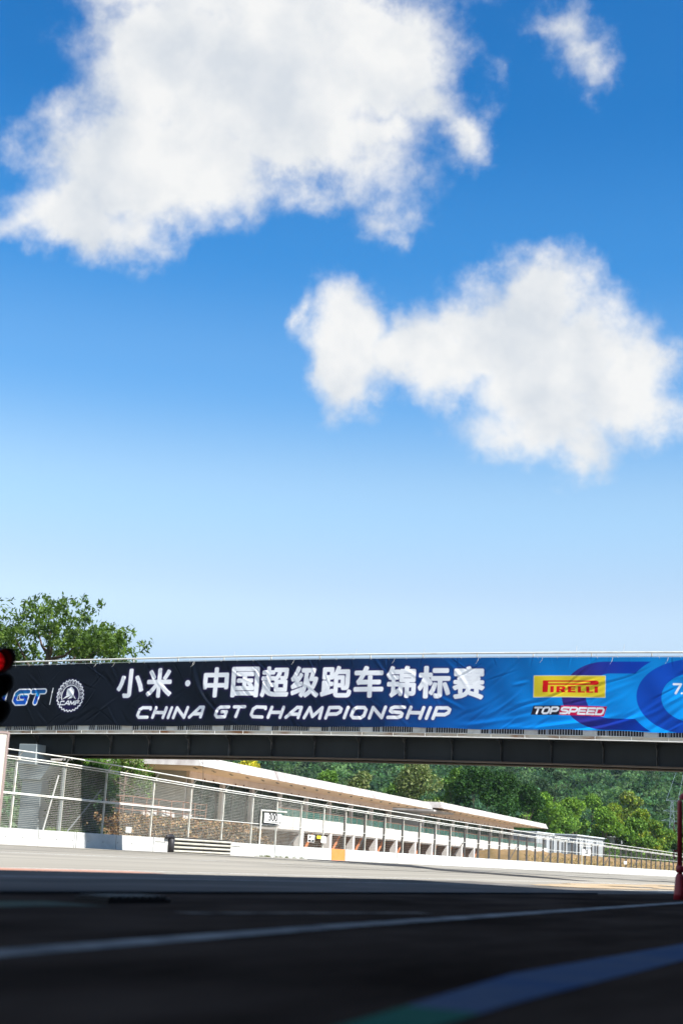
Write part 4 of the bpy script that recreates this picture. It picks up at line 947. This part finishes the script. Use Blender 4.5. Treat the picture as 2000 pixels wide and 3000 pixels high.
hp = np.array([(.036, .085, .034), (.052, .11, .042), (.028, .066, .032), (.078, .14, .055), (.062, .10, .052), (.042, .092, .05)])  # bluer, duller greens put distance haze into the leaf colour
ct = hp[hr.randint(0, 6, nc)]*hr.uniform(.5, 1.6, (nc, 1)); crd = hr.uniform(2.2, 6.4, nc)
per = 84; d = hr.normal(size=(nc, per, 3)); d /= np.linalg.norm(d, axis=2)[..., None]; d[..., 2] = np.abs(d[..., 2])*.9 - .15
rr_ = hr.uniform(.55, 1.08, (nc, per, 1)); P = d*rr_*crd[:, None, None]*np.array([1, 1, 1.05]) + np.stack([cx, cy, chz+crd*.55], 1)[:, None]
Tn = (ct[:, None]*hr.uniform(.75, 1.25, (nc, per, 1))).reshape(-1, 3); P = P.reshape(-1, 3)
V, T = leaf_quads(P, len(P), 1.7, .7, hr, Tn, 0, .6)
leaf_object('hillside_wood', V, T, 'hillleaf', None, label='dense green wood covering the far hillside', cat='wood', kind='stuff')

# pylon on the hill foot, far right
D_ = 420.0; a = R(-12.95); pyl = thing('electricity_pylon', 'pale lattice electricity pylon in front of the hill at right', 'pylon', (D_*math.sin(a), D_*math.cos(a), -.03), R(13))
Hp = 20.5
for sx in (-1, 1):
    for sy in (-1, 1): MB().beam((sx*1.6, sy*1.6, 0), (sx*.25, sy*.25, Hp), .11).build('leg', 'pylon', pyl)
b = MB()
for k in range(9):
    z0, z1 = Hp*k/9, Hp*(k+1)/9; w0, w1 = 1.6-1.35*k/9, 1.6-1.35*(k+1)/9
    b.beam((-w0, -w0, z0), (w1, -w1, z1), .08); b.beam((w0, -w0, z0), (-w1, -w1, z1), .08)
b.build('lattice', 'pylon', pyl)
for z, w in ((Hp, 1.6), (Hp-2.9, 2.4), (Hp-5.6, 3.0), (Hp-8.6, 2.3)):
    MB().beam((-w, 0, z), (w, 0, z), .12).build('cross_arm', 'pylon', pyl); MB().beam((-w, 0, z), (0, 0, z+.9), .09).build('arm_strut', 'pylon', pyl)
for k, w in enumerate((-1.6, 1.6)):
    p0 = pyl.matrix_basis @ Vector((w, 0, Hp)); p1 = Vector((D_*math.sin(R(-12.0))*1.6, D_*math.cos(R(-12.0))*1.6, 78.0+k*3))
    MB().tube([p0.lerp(p1, t)-Vector((0, 0, 6*t*(1-t))) for t in np.linspace(0, 1, 10)], .03, 4).build('power_line', 'pylon', None, label='thin pale power line climbing to the hill, %s of the two' % ('left' if k == 0 else 'right'), cat='cable', group='power lines')

# ------------------------------------------------------------------ foreground things
def at_dir(azd, eld, rng):
    a, e = R(azd), R(eld); return Vector((-rng*math.sin(a), rng*math.cos(a), CAM_H+rng*math.tan(e)))
# traffic light at the left edge
tp = at_dir(39.75, 6.62, 14.0); tocam = Vector((-tp.x, -tp.y, 0)).normalized(); side = Vector((math.cos(YAW), math.sin(YAW), 0))
face = (tocam*.80 + side*.52).normalized(); rz = math.atan2(face.y, face.x)
tl = thing('traffic_light', 'black three lamp traffic light with red top lens at the left edge', 'traffic light', (tp.x, tp.y, 0), rz)
bevel(MB().box(-.24, 0, -.14, .14, tp.z-.63, tp.z+.145).build('housing', 'tlblack', tl), .02)
MB().tube([(-.30, 0, -.02), (-.30, 0, tp.z+.2)], .05, 10).build('pole', 'tlblack', tl, True)
lens_m = bpy.data.materials.new('red_lens'); lens_m.use_nodes = True; tn = lens_m.node_tree; pbn = tn.nodes['Principled BSDF']
vor = tn.nodes.new('ShaderNodeTexVoronoi'); vor.inputs['Scale'].default_value = 26; tcn = tn.nodes.new('ShaderNodeTexCoord'); tn.links.new(tcn.outputs['Object'], vor.inputs['Vector'])
mr = tn.nodes.new('ShaderNodeMapRange'); mr.inputs[1].default_value = 0.0; mr.inputs[2].default_value = .5; mr.inputs[3].default_value = .30; mr.inputs[4].default_value = .06; tn.links.new(vor.outputs['Distance'], mr.inputs[0])
pbn.inputs['Base Color'].default_value = (.45, .004, .01, 1); pbn.inputs['Roughness'].default_value = .15
pbn.inputs['Emission Color'].default_value = (1, .01, .015, 1); tn.links.new(mr.outputs[0], pbn.inputs['Emission Strength'])
MAT['redlens'] = lens_m
for k in range(3):
    zc = tp.z - k*.245
    # lens: shallow dome
    b = MB(); rings = [(0.0, .035), (.045, .031), (.075, .018), (.095, 0.0)]; vs = [(.040, 0, zc)]; fs = []
    for ri, (rr, dx) in enumerate(rings[1:]):
        for j in range(20): q = 2*math.pi*j/20; vs.append((.004+dx, rr*math.cos(q), zc+rr*math.sin(q)))
    fs += [(0, 1+j, 1+(j+1) % 20) for j in range(20)]
    for ri in range(2): fs += [(1+ri*20+j, 1+(ri+1)*20+j, 1+(ri+1)*20+(j+1) % 20, 1+ri*20+(j+1) % 20) for j in range(20)]
    b.add(vs, fs); b.build('lens', 'redlens' if k == 0 else 'tlblack', tl, True)
    # visor: open hood, longer at the top
    b = MB(); vs = []; qs = np.linspace(-1.0, math.pi+1.0, 22)
    for q in qs:
        ln = .10+.14*max(0, math.sin(q)*.5+.5)
        for rr in (.108, .116): vs += [(.002, rr*math.cos(q), zc+rr*math.sin(q)), (ln, rr*1.02*math.cos(q), zc+rr*1.02*math.sin(q))]
    for i in range(21):
        o = i*4; fs_ = [(o, o+4, o+5, o+1), (o+2, o+3, o+7, o+6), (o+1, o+5, o+7, o+3), (o, o+2, o+6, o+4)]
        b.f += fs_
    b.v += vs; b.build('visor', 'tlblack', tl, True)
# white signboard at the left edge
sp = at_dir(38.9, 0, 24.0); fac = Vector((-sp.x, -sp.y, 0)).normalized(); rz = math.atan2(fac.y, fac.x) + R(9)
sb = thing('signboard', 'tall cream signboard with dark sideways lettering at the left edge', 'sign', (sp.x, sp.y, 0), rz)
bevel(MB().box(-.05, .0, -1.25, -.035, .62, 2.10).build('panel', 'signcream', sb), .008)
MB().box(-.06, .012, -.034, .0, .60, 2.13).build('edge_frame', 'signedge', sb); MB().box(-.06, .012, -1.29, -.035, 2.101, 2.135).build('top_frame', 'signedge', sb)
for yy in (-1.2, -.2): MB().box(-.11, -.062, yy, yy+.06, -.03, 2.0).build('post', 'postgrey', sb)
b = MB(); z = 1.93
def mk(y0, y1, z0, z1): b.box(.002, .006, y0, y1, z0, z1)
mk(-.175, -.15, 1.87, 1.955); mk(-.36, -.175, 1.925, 1.955); mk(-.36, -.175, 1.87, 1.888); mk(-.30, -.175, 1.898, 1.914); mk(-.36, -.18, 1.835, 1.853)
mk(-.20, -.175, 1.745, 1.815); mk(-.36, -.20, 1.80, 1.818); mk(-.36, -.20, 1.742, 1.76)
mk(-.36, -.17, 1.655, 1.672); mk(-.30, -.21, 1.60, 1.615); mk(-.235, -.205, 1.555, 1.575); mk(-.5, -.38, 1.5, 1.95)
b.build('lettering', 'ink', sb)
# red tubular gate at the right edge
gp = Vector((-6.20, 27.6, 0)); rg = thing('red_gate', 'dark red tubular steel gate frame standing at the right edge', 'gate', gp, R(14))
H = 1.98; pts = [(0, 0, .3), (0, 0, H-.2)] + [(.2-.2*math.cos(q), 0, H-.2+.2*math.sin(q)) for q in np.linspace(.2, math.pi/2, 6)] + [(1.4, 0, H)] + [(1.4+.2*math.sin(q), 0, H-.2+.2*math.cos(q)) for q in np.linspace(.2, math.pi/2, 6)] + [(1.6, 0, .3)]
MB().tube(pts, .047, 12).build('frame', 'redpaint', rg, True)
for x in (0, 1.6):
    MB().tube([(x, 0, 0), (x, 0, .12), (x, 0, .42), (x, 0, .48)], [.125, .115, .085, .06], 14).build('sleeve', 'redpaint', rg, True)
    MB().tube([(x, 0, .50), (x, 0, .53), (x, 0, .60), (x, 0, .63)], [.06, .075, .075, .06], 12).build('collar', 'redpaint', rg, True)
MB().tube([(.0, 0, .57), (1.6, 0, .57)], .05, 10).build('cross_tube', 'redpaint', rg, True)
for z in (.78, 1.28): MB().tube([(-.05, 0, z+.12), (-.10, 0, z+.12), (-.115, 0, z+.06), (-.10, 0, z-.02), (-.075, 0, z-.03)], .013, 6).build('hook', 'redpaint', rg, True)
for z in np.arange(.75, 1.9, .28): MB().tube([(.03, 0, z), (1.57, 0, z)], .008, 6).build('infill_wire', 'postdark', rg)

# ------------------------------------------------------------------ pit building that shades the lane (right of and behind the camera)
pitb = thing('pit_building', 'tall concrete pit building with overhanging roof beside the pit lane', 'building')
def blk(name, m, *a): return MB().box(*a).build(name, m, pitb)
RZ = 15.5
YE = 29.5
blk('roof_slab', 'concrete', .25, 22, -60, YE, RZ-.6, RZ)
blk('upper_wall', 'concrete', 3.2, 21, -58, YE-1, 4.6, RZ-.602)
blk('back_wall', 'concrete', 20, 21, -58, YE-1, -.03, 4.6)
blk('shade_canopy', 'concrete', -.8, 3.2, -58, YE-1, 4.2, 4.598)  # unseen overhang added above the camera to darken the foreground
blk('extension_roof', 'concrete', 4.3, 22, YE+.01, 110, RZ-.6, RZ)
blk('extension_wall', 'concrete', 5.5, 21, YE+.02, 108, -.03, RZ-.602)
for k, y in enumerate(np.arange(-56, YE-5, 6.0)):
    blk('pillar', 'concrete', 3.2, 3.9, y, y+.8, -.03, 4.198)
    d_ = blk('garage_door', 'shutter', 3.5, 3.58, y+.82, y+5.98, -.03, 4.15)
    for q in range(6): MB().box(3.46, 3.499, y+.86, y+5.94, .3+q*.62, .36+q*.62).build('rib', 'shutter', d_)
    for fl in range(3):
        w_ = blk('window', 'glassdark', 3.12, 3.19, y+1.2, y+5.6, 6.0+fl*3.6, 8.0+fl*3.6); MB().box(3.06, 3.119, y+3.35, y+3.45, 6.0+fl*3.6, 8.0+fl*3.6).build('mullion', 'postgrey', w_)

# ------------------------------------------------------------------ thin summer haze
hz = bpy.data.materials.new('haze'); hz.use_nodes = True; t = hz.node_tree; t.nodes.clear()
pv = t.nodes.new('ShaderNodeVolumePrincipled'); pv.inputs['Color'].default_value = (.62, .80, 1.0, 1); pv.inputs['Density'].default_value = .00005; pv.inputs['Anisotropy'].default_value = .2
ou = t.nodes.new('ShaderNodeOutputMaterial'); t.links.new(pv.outputs[0], ou.inputs['Volume'])
hb = MB().box(-2500, 1500, -400, 2600, -8, 150).build('haze', hz, None, kind='stuff', label='thin pale summer haze in the air', cat='haze')
hb.display_type = 'WIRE'
scene.cycles.volume_bounces = 0; scene.cycles.volume_step_rate = 10; scene.cycles.volume_max_steps = 64
